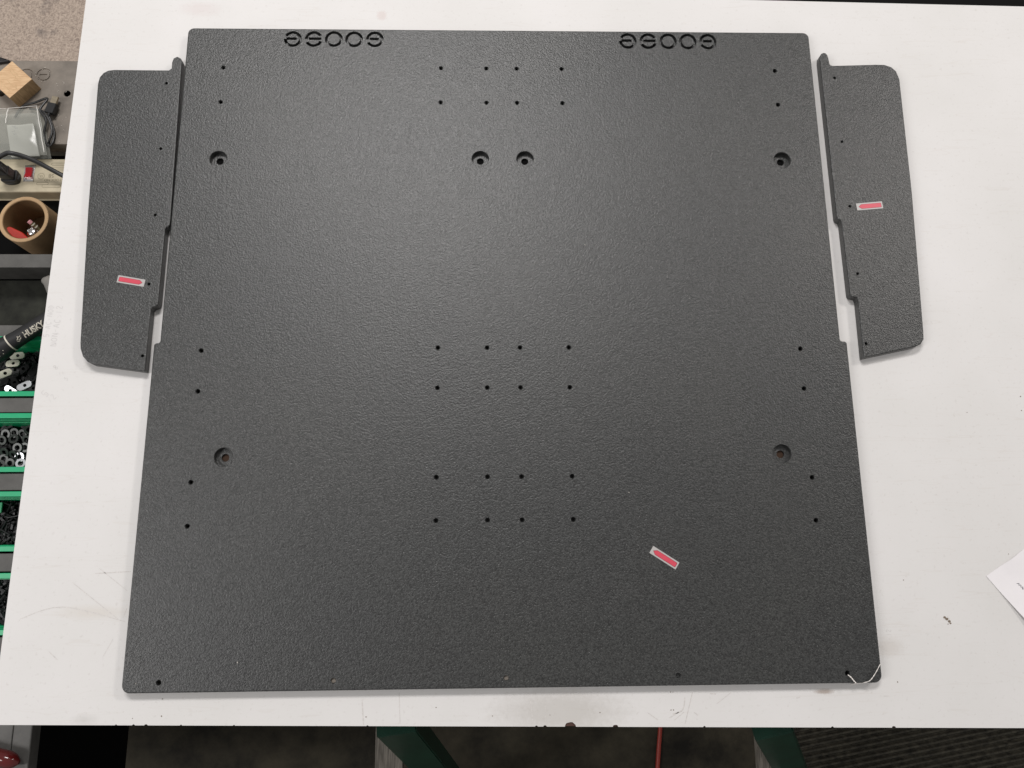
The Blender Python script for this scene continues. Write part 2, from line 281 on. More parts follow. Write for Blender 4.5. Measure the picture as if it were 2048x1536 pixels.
# ------------------------------------------------------------------ helpers
def link(name, me, mat=None, parent=None):
    o = bpy.data.objects.new(name, me); C.objects.link(o)
    if mat is not None and len(me.materials) == 0: me.materials.append(MAT[mat] if isinstance(mat, str) else mat)
    if parent is not None: o.parent = parent
    return o
def mesh(name, vs_, fs, mat, parent=None, smooth=False):
    me = bpy.data.meshes.new(name); me.from_pydata([tuple(v) for v in vs_], [], fs); me.update()
    bm = bmesh.new(); bm.from_mesh(me); bmesh.ops.recalc_face_normals(bm, faces=bm.faces); bm.to_mesh(me); bm.free()
    if smooth:
        for p in me.polygons: p.use_smooth = True
        me.set_sharp_from_angle(angle=math.radians(40))
    return link(name, me, mat, parent)
def tag(o, label, cat, group=None):
    o['label'] = label; o['category'] = cat
    if group: o['group'] = group
    return o
def struct(o): o['kind'] = 'structure'; return o
def thing(name, label, cat, loc=(0, 0, 0), group=None):
    o = bpy.data.objects.new(name, None); C.objects.link(o); o.empty_display_size = 0.02
    o.location = loc; bpy.context.view_layer.update()
    return tag(o, label, cat, group)
def adopt(parent, *objs):
    inv = Matrix.Translation(parent.location).inverted()
    for o in objs:
        o.parent = parent; o.matrix_parent_inverse = inv
    return objs[0]

def rounded(poly, radii, seg=6):
    out = []; n = len(poly)
    for i in range(n):
        p = Vector(poly[i]); a = Vector(poly[i - 1]); b = Vector(poly[(i + 1) % n]); r = radii[i] if isinstance(radii, (list, tuple)) else radii
        if r <= 0: out.append(tuple(p)); continue
        u = (a - p).normalized(); v = (b - p).normalized(); ang = math.acos(max(-1, min(1, u.dot(v))))
        t = r / math.tan(ang / 2); c = p + (u + v).normalized() * (r / math.sin(ang / 2))
        s = p + u * t; e = p + v * t
        a0 = math.atan2(s.y - c.y, s.x - c.x); a1 = math.atan2(e.y - c.y, e.x - c.x)
        d = (a1 - a0 + math.pi) % (2 * math.pi) - math.pi
        for k in range(seg + 1):
            q = a0 + d * k / seg; out.append((c.x + r * math.cos(q), c.y + r * math.sin(q)))
    return out
def area2(p): return sum(p[i - 1][0] * p[i][1] - p[i][0] * p[i - 1][1] for i in range(len(p))) / 2
def inset(p, d):
    n = len(p); out = []
    for i in range(n):
        a = Vector(p[i - 1]); b = Vector(p[i]); c = Vector(p[(i + 1) % n])
        e1 = (b - a).normalized(); e2 = (c - b).normalized()
        n1 = Vector((-e1.y, e1.x)); n2 = Vector((-e2.y, e2.x)); m = (n1 + n2)
        if m.length < 1e-6: m = n1
        m.normalize(); out.append(tuple(b + m * (d / max(0.4, m.dot(n1)))))
    return out
def slab_data(poly, z0, z1, r=0.0, seg=4, rb=0.0):
    """upright slab with a rounded top edge (r) and an optional rounded bottom edge (rb)"""
    if area2(poly) < 0: poly = poly[::-1]
    rings = []
    if rb > 0: rings += [(inset(poly, rb * (1 - math.sin(math.pi / 2 * k / 2))), z0 + rb * (1 - math.cos(math.pi / 2 * k / 2))) for k in range(2)]
    rings.append((poly, z0 + rb))
    if r > 0:
        for k in range(seg + 1):
            a = math.pi / 2 * k / seg
            rings.append((inset(poly, r * (1 - math.cos(a))), z1 - r + r * math.sin(a)))
    else: rings.append((poly, z1))
    n = len(poly); V = []; F = []
    for ring, z in rings: V += [(x, y, z) for x, y in ring]
    for j in range(len(rings) - 1):
        for i in range(n):
            k = (i + 1) % n; F.append((j * n + i, j * n + k, (j + 1) * n + k, (j + 1) * n + i))
    F.append(tuple(range(n))[::-1]); F.append(tuple(range((len(rings) - 1) * n, len(rings) * n)))
    return V, F
def slab(name, poly, z0, z1, mat, parent=None, r=0.0, rb=0.0, seg=4):
    return mesh(name, *slab_data(poly, z0, z1, r, seg, rb), mat, parent)
def rect(x0, y0, x1, y1): return [(x0, y0), (x1, y0), (x1, y1), (x0, y1)]
def circle(cx, cy, r, n=32): return [(cx + r * math.cos(2 * math.pi * i / n), cy + r * math.sin(2 * math.pi * i / n)) for i in range(n)]
def ring_mesh(name, c, ro, ri, z0, z1, mat, parent=None, n=32, inner=None, bev=0.0):
    prof = [(ri, z0), (ro, z0), (ro, z1 - bev), (ro - bev, z1), (ri + bev, z1), (ri, z1 - bev)] if bev else [(ri, z0), (ro, z0), (ro, z1), (ri, z1)]
    m = len(prof); V = []; F = []
    for i in range(n):
        a = 2 * math.pi * i / n
        V += [(c[0] + q[0] * math.cos(a), c[1] + q[0] * math.sin(a), q[1]) for q in prof]
    for i in range(n):
        k = (i + 1) % n
        for j in range(m):
            l = (j + 1) % m; F.append((i * m + j, k * m + j, k * m + l, i * m + l))
    return mesh(name, V, F, mat, parent, smooth=True)
def catmull(pts, n=8):
    P_ = [Vector(p) for p in pts]; out = []
    for i in range(len(P_) - 1):
        p0 = P_[max(0, i - 1)]; p1 = P_[i]; p2 = P_[i + 1]; p3 = P_[min(len(P_) - 1, i + 2)]
        for k in range(n):
            t = k / n
            out.append(0.5 * ((2 * p1) + (p2 - p0) * t + (2 * p0 - 5 * p1 + 4 * p2 - p3) * t * t + (3 * p1 - p0 - 3 * p2 + p3) * t ** 3))
    out.append(P_[-1]); return out
def sweep_data(pts, rad, n=10, squash=1.0):
    pts = [Vector(p) for p in pts]; m = len(pts)
    rads = rad if isinstance(rad, (list, tuple)) else [rad] * m
    V = []; F = []; up = Vector((0, 0, 1)); prev = None
    for i, p in enumerate(pts):
        t = (pts[min(m - 1, i + 1)] - pts[max(0, i - 1)]).normalized()
        if prev is None:
            s = t.cross(up)
            if s.length < 1e-3: s = t.cross(Vector((1, 0, 0)))
        else: s = prev - t * prev.dot(t)
        s.normalize(); prev = s; w = s.cross(t)
        for k in range(n):
            a = 2 * math.pi * k / n; V.append(p + s * (rads[i] * math.cos(a)) + w * (rads[i] * squash * math.sin(a)))
    for i in range(m - 1):
        for k in range(n):
            l = (k + 1) % n; F.append((i * n + k, i * n + l, (i + 1) * n + l, (i + 1) * n + k))
    F.append(tuple(range(n))); F.append(tuple(range((m - 1) * n, m * n))[::-1])
    return V, F
def sweep(name, pts, rad, mat, parent=None, n=10, squash=1.0):
    return mesh(name, *sweep_data(pts, rad, n, squash), mat, parent, smooth=True)
def beam(name, a, b, w, h, mat, parent=None, side=(1, 0, 0)):
    a = Vector(a); b = Vector(b); t = (b - a).normalized(); s = Vector(side); s = (s - t * s.dot(t)).normalized(); u = s.cross(t)
    V = []
    for p in (a, b):
        for q, r_ in ((-1, -1), (1, -1), (1, 1), (-1, 1)): V.append(p + s * (q * w / 2) + u * (r_ * h / 2))
    o = mesh(name, V, [(0, 1, 2, 3), (4, 5, 6, 7), (0, 1, 5, 4), (1, 2, 6, 5), (2, 3, 7, 6), (3, 0, 4, 7)], mat, parent)
    bm = bmesh.new(); bm.from_mesh(o.data); bmesh.ops.bevel(bm, geom=bm.edges, offset=min(w, h) * 0.06, segments=2, affect='EDGES'); bm.to_mesh(o.data); bm.free()
    return o
def ribbon_data(lines, w, z, V=None, F=None):
    V = [] if V is None else V; F = [] if F is None else F
    for ln in lines:
        P_ = [Vector((p[0], p[1])) for p in ln]; m = len(P_); b = len(V)
        for i, p in enumerate(P_):
            t = (P_[min(m - 1, i + 1)] - P_[max(0, i - 1)])
            if t.length < 1e-9: t = Vector((1, 0))
            t.normalize(); nn = Vector((-t.y, t.x)); ww = w * (0.5 if 0 < i < m - 1 else 0.28)
            V += [(p.x + nn.x * ww, p.y + nn.y * ww, z), (p.x - nn.x * ww, p.y - nn.y * ww, z)]
        for i in range(m - 1): F.append((b + 2 * i, b + 2 * i + 1, b + 2 * i + 3, b + 2 * i + 2))
    return V, F
def bool_cut(o, cutters, self_=True):
    objs = []
    for V, F in cutters:
        objs.append(mesh('cutter', V, F, 'black'))
    for c in objs:
        md = o.modifiers.new('cut', 'BOOLEAN'); md.operation = 'DIFFERENCE'; md.solver = 'EXACT'; md.object = c; md.use_self = self_
    dg = bpy.context.evaluated_depsgraph_get()
    me = bpy.data.meshes.new_from_object(o.evaluated_get(dg))
    o.modifiers.clear(); old = o.data; o.data = me; me.name = old.name; bpy.data.meshes.remove(old)
    for c in objs:
        m_ = c.data; bpy.data.objects.remove(c); bpy.data.meshes.remove(m_)
def merge(datas):
    V = []; F = []
    for v, f in datas:
        b = len(V); V += list(v); F += [tuple(i + b for i in q) for q in f]
    return V, F
def drill(x, y, r, z0, z1, ch=0.0, n=20):
    prof = [(r, z0), (r, z1 - ch)] + ([(r + ch, z1)] if ch else []) + [(r + ch, z1 + 0.004)]
    V = []; F = []; m = len(prof)
    for q, z in prof: V += [(a, b, z) for a, b in circle(x, y, q, n)]
    for j in range(m - 1):
        for i in range(n):
            k = (i + 1) % n; F.append((j * n + i, j * n + k, (j + 1) * n + k, (j + 1) * n + i))
    F.append(tuple(range(n))[::-1]); F.append(tuple(range((m - 1) * n, m * n)))
    return V, F
def groove(pts, w, depth, ztop, closed=False):
    """V-sided router groove along a path, as a cutting solid"""
    P_ = [Vector(p) for p in pts]; m = len(P_); V = []; F = []
    for i, p in enumerate(P_):
        if closed: t = P_[(i + 1) % m] - P_[i - 1]
        else: t = P_[min(m - 1, i + 1)] - P_[max(0, i - 1)]
        t.normalize(); nn = Vector((-t.y, t.x))
        for off, z in ((w * 0.40, ztop - depth), (w * 0.5, ztop), (w * 0.5, ztop + 0.003), (-w * 0.5, ztop + 0.003), (-w * 0.5, ztop), (-w * 0.40, ztop - depth)):
            V.append((p.x + nn.x * off, p.y + nn.y * off, z))
    for i in range(m if closed else m - 1):
        k = (i + 1) % m
        for j in range(6):
            l = (j + 1) % 6; F.append((i * 6 + j, i * 6 + l, k * 6 + l, k * 6 + j))
    if not closed: F.append(tuple(range(6))); F.append(tuple(range((m - 1) * 6, m * 6))[::-1])
    return V, F
def arc(cx, cy, r, a0, a1, n=28):
    return [(cx + r * math.cos(math.radians(a0 + (a1 - a0) * i / n)), cy + r * math.sin(math.radians(a0 + (a1 - a0) * i / n))) for i in range(n + 1)]
def logo_grooves(cs, r, w, depth, z):
    """five round letters, turned half round as they lie on the table"""
    (ex, ey), (sx, sy), (o1x, o1y), (o2x, o2y), (gx, gy) = [c[:2] for c in cs]
    out = []
    out.append(groove([(ex - r * 0.86, ey + r * 0.06), (ex + 0.5 * r, ey + r * 0.06)], w, depth, z))
    out.append(groove(arc(ex, ey, r, 178, 512), w, depth, z))
    out.append(groove(arc(sx, sy, r, 30, 181), w, depth, z))
    out.append(groove([(sx - 0.66 * r, sy + .06 * r), (sx + 1.0 * r, sy + .06 * r)], w, depth, z))
    out.append(groove(arc(sx, sy, r, -20, -152), w, depth, z))
    for ox, oy in ((o1x, o1y), (o2x, o2y)): out.append(groove(arc(ox, oy, r, 0, 360)[:-1], w, depth, z, closed=True))
    out.append(groove(arc(gx, gy, r, 182, -152), w, depth, z))
    out.append(groove([(gx - 0.68 * r, gy + .06 * r), (gx + 0.55 * r, gy + .06 * r)], w, depth, z))
    return out
def text_mesh(body, size, bold=0.0):
    cu = bpy.data.curves.new('lettering', 'FONT'); cu.body = body; cu.offset = bold; cu.size = size; cu.align_x = 'CENTER'; cu.align_y = 'CENTER'; cu.fill_mode = 'FRONT'
    o = bpy.data.objects.new('lettering', cu); C.objects.link(o)
    me = bpy.data.meshes.new_from_object(o.evaluated_get(bpy.context.evaluated_depsgraph_get()))
    bpy.data.objects.remove(o); bpy.data.curves.remove(cu); return me

# ------------------------------------------------------------------ floor, mat and the things standing on it
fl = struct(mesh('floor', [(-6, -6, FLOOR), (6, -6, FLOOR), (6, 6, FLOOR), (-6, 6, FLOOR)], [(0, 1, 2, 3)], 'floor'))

# ribbed rubber mat in front of the table
ux, uy = Vector((0.985, 0.169)), Vector((-0.169, 0.985))
V = []; F = []; nr = 90; org = Vector((0.845, -0.95)); pitch = 0.0145
for i in range(nr):
    for off, h in ((0.0, 0.003), (0.004, 0.010), (0.009, 0.010), (0.0125, 0.003)):
        q = org + uy * (i * pitch * 0.9 + off * 0.9)
        for s in (0.0, 0.92): V.append((q.x + ux.x * s, q.y + ux.y * s, FLOOR + h))
for i in range(len(V) // 2 - 1): F.append((2 * i, 2 * i + 1, 2 * i + 3, 2 * i + 2))
n0 = len(V)
b0 = org; b1 = org + uy * (nr * pitch * 0.9)
V += [(b0.x, b0.y, FLOOR + .001), (b0.x + ux.x * .92, b0.y + ux.y * .92, FLOOR + .001), (b1.x + ux.x * .92, b1.y + ux.y * .92, FLOOR + .001), (b1.x, b1.y, FLOOR + .001)]
F.append((n0, n0 + 1, n0 + 2, n0 + 3)); F.append((0, 1, n0 + 1, n0)); F.append((n0 - 2, n0 - 1, n0 + 2, n0 + 3))
o = mesh('floor_mat', V, F, 'mat'); tag(o, 'dark ribbed rubber mat on the floor in front of the white table', 'mat')

tag(sweep('extension_cord', [(p[0], p[1], FLOOR + 0.0055) for p in catmull(D['cord_red'], 8)], 0.0055, 'redcord', n=12),
    'thin red cord lying straight across the dark concrete floor', 'cord')

# ------------------------------------------------------------------ the white work table
tb = thing('work_table', 'worn white laminate table top with chipped front edge under the grey panels', 'table', (0, 0.3, FLOOR))
L0 = Vector((-0.7239, 0.9713)); L1 = Vector((-0.7308, -0.1375))
def on_line(a, b, t): return a + (b - a) * t
FL = Vector((-0.7315, -0.2416)); FR = Vector((1.15, -0.2746)); BR = Vector((1.15, 0.973)); BL = Vector((-0.7238, 1.004))
chips = sorted([(c, w, d) for c, w, d in zip(D['chips'],
    (0.0165, 0.008, 0.0035, 0.004, 0.006, 0.007, 0.003, 0.004, 0.005, 0.003, 0.004, 0.005, 0.003, 0.003),
    (0.0065, 0.0030, 0.0016, 0.0016, 0.0022, 0.0024, 0.0012, 0.0014, 0.0016, 0.0012, 0.0014, 0.0018, 0.001, 0.001))])
front = [tuple(FL)]
dirf = (FR - FL).normalized(); nrm = Vector((-dirf.y, dirf.x))
last = -1
for (cx, cy), w, d in chips:
    s = (Vector((cx, cy)) - FL).dot(dirf)
    if s - w / 2 < last + 0.001: continue
    for k in range(9):
        a = math.pi * k / 8; jit = 1 + 0.25 * (rnd.random() - 0.5)
        p = FL + dirf * (s - math.cos(a) * w / 2) + nrm * (math.sin(a) * d * jit)
        front.append(tuple(p))
    last = s + w / 2
front += [tuple(FR), tuple(BR), tuple(BL)]
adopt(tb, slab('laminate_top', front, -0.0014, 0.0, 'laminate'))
core = [tuple(p) for p in (FL + Vector((.0006, .0006)), FR + Vector((-.0006, .0006)), BR + Vector((-.0006, -.0006)), BL + Vector((.0006, -.0006)))]
adopt(tb, slab('table_core', core, -0.030, -0.0015, 'core'))
for i, ln in enumerate(D['scratches']):
    pts = catmull([(x, y, 0) for x, y in ln], 6)
    adopt(tb, mesh('scuff_mark', *ribbon_data([[(p.x, p.y) for p in pts]], (0.0012, 0.0009, 0.0016, 0.0012, 0.0008)[i % 5], 0.00015), 'scuff'))
V, F = [], []
for i, (x, y) in enumerate(D['specks']):
    r = (0.0009, 0.0007, 0.0010)[i % 3]; b = len(V)
    V += [(x + r * math.cos(a) * (0.7 + rnd.random() * .6), y + r * math.sin(a) * (0.7 + rnd.random() * .6), 0.0002) for a in [k * math.pi / 3 for k in range(6)]]
    F.append(tuple(range(b, b + 6)))
x, y = D['smudge'][0]
for k, (dx, dy, r) in enumerate(((-.004, .004, .0022), (-.001, .0015, .0026), (.0025, -.002, .0024), (.004, -.005, .0016), (0, -.006, .0009))):
    b = len(V); V += [(x + dx + r * math.cos(a), y + dy + r * math.sin(a) * .8, 0.0002) for a in [q * math.pi / 4 for q in range(8)]]; F.append(tuple(range(b, b + 8)))
adopt(tb, mesh('dark_specks', V, F, 'scuffdark'))['kind'] = 'stuff'

# faint pencil handwriting along the left edge
GLY = {'N': [[(0, 0), (0.05, 1), (.6, 0.05), (.62, 1)]], 'O': [[(.3, 1), (.02, .7), (.05, .2), (.35, 0), (.6, .3), (.55, .8), (.3, 1)]],
       'A': [[(0, 0), (.3, 1), (.6, 0)], [(.1, .4), (.5, .42)]], 'C': [[(.6, .85), (.3, 1), (.03, .6), (.1, .15), (.35, 0), (.6, .15)]],
       '-': [[(.05, .5), (.5, .52)]], '1': [[(.3, 0), (.32, 1)]], '2': [[(.05, .8), (.3, 1), (.55, .75), (.05, .02), (.6, 0)]],
       '8': [[(.3, .5), (.05, .75), (.3, 1), (.55, .75), (.3, .5), (.03, .25), (.3, 0), (.58, .25), (.3, .5)]],
       '5': [[(.55, 1), (.1, 1), (.08, .55), (.45, .6), (.55, .25), (.3, 0), (.05, .1)]], 'D': [[(.05, 0), (.05, 1), (.5, .75), (.52, .3), (.05, 0)]],
       '/': [[(.05, 0), (.55, 1)]], '6': [[(.5, 1), (.1, .5), (.1, .1), (.4, 0), (.55, .3), (.3, .5), (.1, .35)]], ' ': []}
def write(txt, x, y, ang, h, w, z, V, F):
    ca, sa = math.cos(ang), math.sin(ang); cur = 0
    for ch in txt:
        for ln in GLY[ch]:
            pts = []
            for (u, v) in ln:
                u = (u + (rnd.random() - .5) * .08) * h * .85 + cur; v = (v + (rnd.random() - .5) * .08) * h
                pts.append((x + u * ca - v * sa, y + u * sa + v * ca))
            if len(pts) > 2:
                pts = [(p.x, p.y) for p in catmull([(a, b, 0) for a, b in pts], 4)]
            ribbon_data([pts], w, z, V, F)
        cur += h * (0.82 if ch != ' ' else .5)
    return V, F
for a_ in (('NON-AC-12', -0.7035, 0.330, 1.53, 0.0095, 0.0009), ('5-AC-NOD', -0.7170, 0.345, 1.52, 0.0085, 0.0007), ('8', -0.6985, 0.290, 0.9, 0.0085, 0.0008),
           ('11', -0.6930, 0.280, 0.3, 0.006, 0.0006), ('5', -0.6800, 0.272, 0.9, 0.007, 0.0007), ('5', -0.7090, 0.245, 0.9, 0.012, 0.0007), ('/2', -0.7010, 0.236, 0.9, 0.009, 0.0006),
           ('2-1 5', 0.592, -0.150, 1.6, 0.008, 0.0006), ('1-12', 0.612, -0.145, 1.6, 0.007, 0.0005)):
    adopt(tb, mesh('pencil_note', *write(*a_, 0.00015, [], []), 'pencil'))

# sawhorses carrying the table: green splayed legs and grey planks
def sawhorse(p_top, p_mid, plank, label, wleg):
    a = Vector(p_top); b = Vector(p_mid); t = (b - a); t *= (FLOOR + 0.002 - a.z) / t.z
    foot = a + t
    xs = a.x
    th = thing('sawhorse', label, 'sawhorse', (xs, 0.3, FLOOR), 'sawhorses under the white table')
    adopt(th, beam('top_beam', (xs - 0.03, -0.20, -0.0755), (xs - 0.03, 0.93, -0.0755), 0.07, 0.09, 'legreen'))
    top = a + (a - b).normalized() * ((-0.052 - a.z) / (a - b).normalized().z)
    adopt(th, beam('leg', top, foot, wleg, 0.038, 'legreen', side=(1, 0.12, 0)))
    for sx, sy in ((-1, -1), (-1, 1), (1, 1)):
        y0 = -0.12 if sy < 0 else 0.85
        if sy < 0: y0 = -0.05
        adopt(th, beam('leg', (xs - 0.03 + sx * 0.03, y0, -0.06), (xs - 0.03 + sx * 0.22, y0 + sy * 0.02, FLOOR + 0.002), 0.06, 0.038, 'legreen', side=(0, 1, 0)))
    p0, p1, wd = plank
    adopt(th, beam('stretcher', p0, p1, wd, 0.02, 'weathered'))
    return th
sawhorse(D['leg1'][0], D['leg1'][1], ((-0.190, 0.80, -0.30), (-0.1885, -0.56, -0.30), 0.050), 'green sawhorse with a weathered grey plank, left of the red cord', 0.062)
sawhorse(D['leg2'][0], D['leg2'][1], ((0.507, 0.80, -0.30), (0.507, -0.56, -0.30), 0.042), 'green sawhorse with a pale grey plank, between the red cord and the ribbed mat', 0.060)

# near-black box beyond the far edge of the table
far_box = thing('black_box', 'near-black box standing beyond the far edge of the white table', 'box', (0.9, 1.3, FLOOR))
adopt(far_box, slab('box_body', rect(0.15, 1.02, 1.9, 1.55), FLOOR, -0.08, 'box', r=0.004))
adopt(far_box, slab('box_top', rect(0.14, 1.008, 1.91, 1.56), -0.0795, -0.06, 'box', r=0.004))

# ------------------------------------------------------------------ the big coated panel
X0 = 0.020; YN = 0.3302
big = rounded([(X0 - .5618, -.1988), (X0 + .5630, -.1988), (X0 + .5630, YN), (X0 + .5522, YN), (X0 + .5522, .9050), (X0 - .5512, .9046), (X0 - .5512, YN), (X0 - .5605, YN)],
              [.012, .012, .0042, .0042, .0105, .0105, .0042, .0042], 7)
pl = thing('large_panel', 'large charcoal textured floor panel with routed lettering and drilled holes on the white table', 'panel', (X0, 0.35, 0.0))
panel = adopt(pl, slab('panel_board', big, 0.0004, TOP, 'coat', r=0.0022))
cols_ = (-.4648, -.0865, -.0070, .0463, .1255, .5048)
rows_y = (.8281, .7614, .3209, .2548, .1125, .0460)
small = []
for j, yy in enumerate(rows_y):
    for i, xx in enumerate(cols_):
        dy = 0.0
        if i in (0, 5): dy = (-.0018, -.0015, -.0036, -.0040, -.0050, -.0052)[j] * (1 if i == 0 else (0.4 if j < 2 else 0.9))
        small.append((xx, yy + dy))
edge = [(-.4885, -.1843), (-.2345, -.1848), (.0199, -.1845), (.2759, -.1842), (.5310, -.1845)]
bore = [(-.4612, .6528), (-.0178, .6545), (.0586, .6545), (.5035, .6545), (-.4174, .1461), (.4605, .1460)]
cut = []
cut.append(merge([drill(x, y, .0037, -.003, TOP, .0004, 20) for x, y in small + edge] +
                 [drill(x, y, .0062, -.003, .012, 0, 24) for x, y in bore]))
cut.append(merge([drill(x, y, .0146, .0068, TOP, .0006, 40) for x, y in bore]))
lg = logo_grooves(D['logo1'], .0131, .0052, .0080, TOP) + logo_grooves(D['logo2'], .0131, .0052, .0080, TOP)
cut.append(merge([g for i, g in enumerate(lg) if i % 9 != 1]))
cut.append(merge([g for i, g in enumerate(lg) if i % 9 == 1]))
bool_cut(panel, cut)
proto = ring_mesh('threaded_insert', (0, 0), .00365, .0026, -.0115, -.0026, 'insert', n=18)
im = proto.data; bpy.data.objects.remove(proto)
bm = bmesh.new(); bm.from_mesh(im); vv = [bm.verts.new((.0032 * math.cos(k * math.pi / 8), .0032 * math.sin(k * math.pi / 8), -.0112)) for k in range(16)]; bm.faces.new(vv); bm.to_mesh(im); bm.free()
for x, y in small:
    o = link('threaded_insert', im); o.location = (x, y, TOP); adopt(pl, o)

for k, (x, y) in enumerate(bore):
    adopt(pl, slab('bore_shade', circle(x, y, .0060, 24), .0006, .0030, 'bore_shade' if k > 3 else 'gap_shade'))  # added dark discs paint the shade at the bottom of each bore

for k, ((x, y), zz, mm) in enumerate(zip(edge, (-.0150, -.0035, -.0035, -.0050), ('whiteplastic', 'lit_hole_tan', 'lit_hole_tan', 'coat'))):
    adopt(pl, slab('hole_light_disc', circle(x, y, .00355, 20), TOP + zz - .003, TOP + zz, mm))

# ------------------------------------------------------------------ the two side panels
def side_panel(key, hkey, label):
    dx_ = -.0014 if key == 'left_panel' else .0; out = [(p[0] + dx_, p[1]) for p in D[key]]; cx = sum(p[0] for p in out) / len(out); cy = sum(p[1] for p in out) / len(out)
    t = thing('narrow_panel', label, 'panel', (cx, cy, 0))
    b = adopt(t, slab('panel_board', out, 0.0004, TOP, 'coat', r=0.0018, rb=0.001))
    bool_cut(b, [merge([drill(x, y, .0024, -.003, TOP, .0004, 16) for x, y in D[hkey]])])
    return t
side_panel('left_panel', 'left_holes', 'narrow charcoal side panel with a top tab, beside the power strip and tool cart')
side_panel('right_panel', 'right_holes', 'narrow charcoal side panel with a top tab, away from the tool cart')

# ------------------------------------------------------------------ arrow stickers
def sticker(q, tip, label):
    """q: corners in order; tip: index pair of the short side the arrow points at"""
    q = [Vector(p) for p in q]; i, j = tip
    head = (q[i] + q[j]) / 2; k, l = [n for n in range(4) if n not in tip]; tail = (q[k] + q[l]) / 2
    ax = (head - tail); Ln = ax.length; ax.normalize(); ac = Vector((-ax.y, ax.x)); W = ((q[i] - q[j]).length + (q[k] - q[l]).length) / 2
    c = (head + tail) / 2
    t = thing('arrow_sticker', label, 'sticker', (c.x, c.y, TOP), 'pink arrow stickers')
    R_ = [c + ax * (s * Ln / 2) + ac * (u * W / 2) for s, u in ((-1, -1), (1, -1), (1, 1), (-1, 1))]
    adopt(t, slab('backing', [tuple(p) for p in R_], TOP + .0001, TOP + .0004, 'sticker'))
    def arrow(m):
        pts = [(-Ln / 2 + .0022 + m, -W / 2 + .0022 + m), (Ln / 2 - .0085 - m * .4, -W / 2 + .0022 + m), (Ln / 2 - .0032 - m * 1.4, 0), (Ln / 2 - .0085 - m * .4, W / 2 - .0022 - m), (-Ln / 2 + .0022 + m, W / 2 - .0022 - m)]
        pts = rounded(pts, [.0014, .0016, 0.0004, .0016, .0014], 3)
        return [tuple(c + ax * a + ac * b) for a, b in pts]
    adopt(t, slab('arrow_outline', arrow(0), TOP + .00042, TOP + .0005, 'pinkline'))
    adopt(t, slab('arrow', arrow(.0006), TOP + .00052, TOP + .0006, 'pink'))
sticker(D['stick_left'], (1, 2), 'pink arrow sticker on the narrow panel beside the tool cart')
sticker(D['stick_right'], (0, 3), 'pink arrow sticker on the narrow panel away from the tool cart')
sticker(D['stick_main'], (0, 1), 'pink arrow sticker stuck slantwise on the large panel')

# ------------------------------------------------------------------ shaving, flakes, note
pts = catmull([(p[0], p[1], z) for p, z in zip(D['swarf'], (.0188, .0195, .0195, .0185, .006, .004, .012, .0195, .0215, .0225, .0205))], 6)
rad = [0.0008 * (0.55 + 0.75 * abs(math.sin(i * 0.9)) * (1 if 3 < i < len(pts) - 10 else .6)) for i in range(len(pts))]
tag(sweep('plastic_shaving', pts, rad, 'swarf', n=6, squash=.6), 'curled white plastic shaving hanging over the corner of the large panel', 'shaving')
V, F = [], []
for i, (x, y) in enumerate(D['flakes'][:13]):
    r = (.0010, .0009, .0012, .0008, .0008, .0005, .0006, .0005)[min(i, 7)]; a = rnd.random() * 3; b = len(V); z = TOP + .0003
    ca, sa = math.cos(a), math.sin(a)
    P4 = [(-r, -r * .45), (r, -r * .5), (r * .8, r * .5), (-r * .9, r * .35)]
    V += [(x + u * ca - v * sa, y + u * sa + v * ca, z) for u, v in P4] + [(x + u * .6 * ca - v * .6 * sa, y + u * .6 * sa + v * .6 * ca, z + .0006) for u, v in P4]
    F += [tuple(b + k for k in q) for q in ((3, 2, 1, 0), (4, 5, 6, 7), (0, 1, 5, 4), (1, 2, 6, 5), (2, 3, 7, 6), (3, 0, 4, 7))]
o = mesh('dust_flakes', V, F, 'flake'); o['kind'] = 'stuff'; tag(o, 'tiny pale flakes of dust scattered over the charcoal panels', 'dust')

A, B, Cc = [Vector(p) for p in D['paper']]
e1 = (B - A).normalized() * 0.090; e2 = (Cc - A).normalized() * 0.115
nt_ = thing('paper_note', 'white paper note with handwriting lying by the table edge away from the cart', 'paper', (A.x + .03, A.y - .03, 0))
def lift(u, v): return 0.0006 + 0.010 * max(0, v - .15) ** 1.5 * (1 - u * .6) + 0.0035 * math.exp(-((u - .55) / .18) ** 2) * max(0, 1 - v * 3)
n = 14; V = []; F = []
for dz in (0.00022, 0):
    for i in range(n + 1):
        for j in range(n + 1):
            p = A + e1 * (i / n) + e2 * (j / n); V.append((p.x, p.y, lift(i / n, j / n) + dz))
def idx(k, i, j): return k * (n + 1) ** 2 + i * (n + 1) + j
for i in range(n):
    for j in range(n):
        F.append((idx(0, i, j), idx(0, i + 1, j), idx(0, i + 1, j + 1), idx(0, i, j + 1))); F.append((idx(1, i, j), idx(1, i, j + 1), idx(1, i + 1, j + 1), idx(1, i + 1, j)))
for i in range(n):
    for (a, b) in (((i, 0), (i + 1, 0)), ((i, n), (i + 1, n)), ((0, i), (0, i + 1)), ((n, i), (n, i + 1))):
        F.append((idx(0, *a), idx(0, *b), idx(1, *b), idx(1, *a)))
adopt(nt_, mesh('sheet', V, F, 'paper', smooth=True))
V, F = [], []
def scrib(u0, v0, seq, s=.05):
    ln = []
    for du, dv in seq:
        u, v = u0 + du * s, v0 + dv * s; p = A + e1 * u + e2 * v; ln.append((p.x, p.y, lift(u, v) + .0005))
    ln = catmull(ln, 4); b = len(V)
    for i, p in enumerate(ln):
        t = ln[min(len(ln) - 1, i + 1)] - ln[max(0, i - 1)]; nn = Vector((-t.y, t.x)).normalized() * .0004
        V.extend([(p.x + nn.x, p.y + nn.y, p.z), (p.x - nn.x, p.y - nn.y, p.z)])
    for i in range(len(ln) - 1): F.append((b + 2 * i, b + 2 * i + 1, b + 2 * i + 3, b + 2 * i + 2))
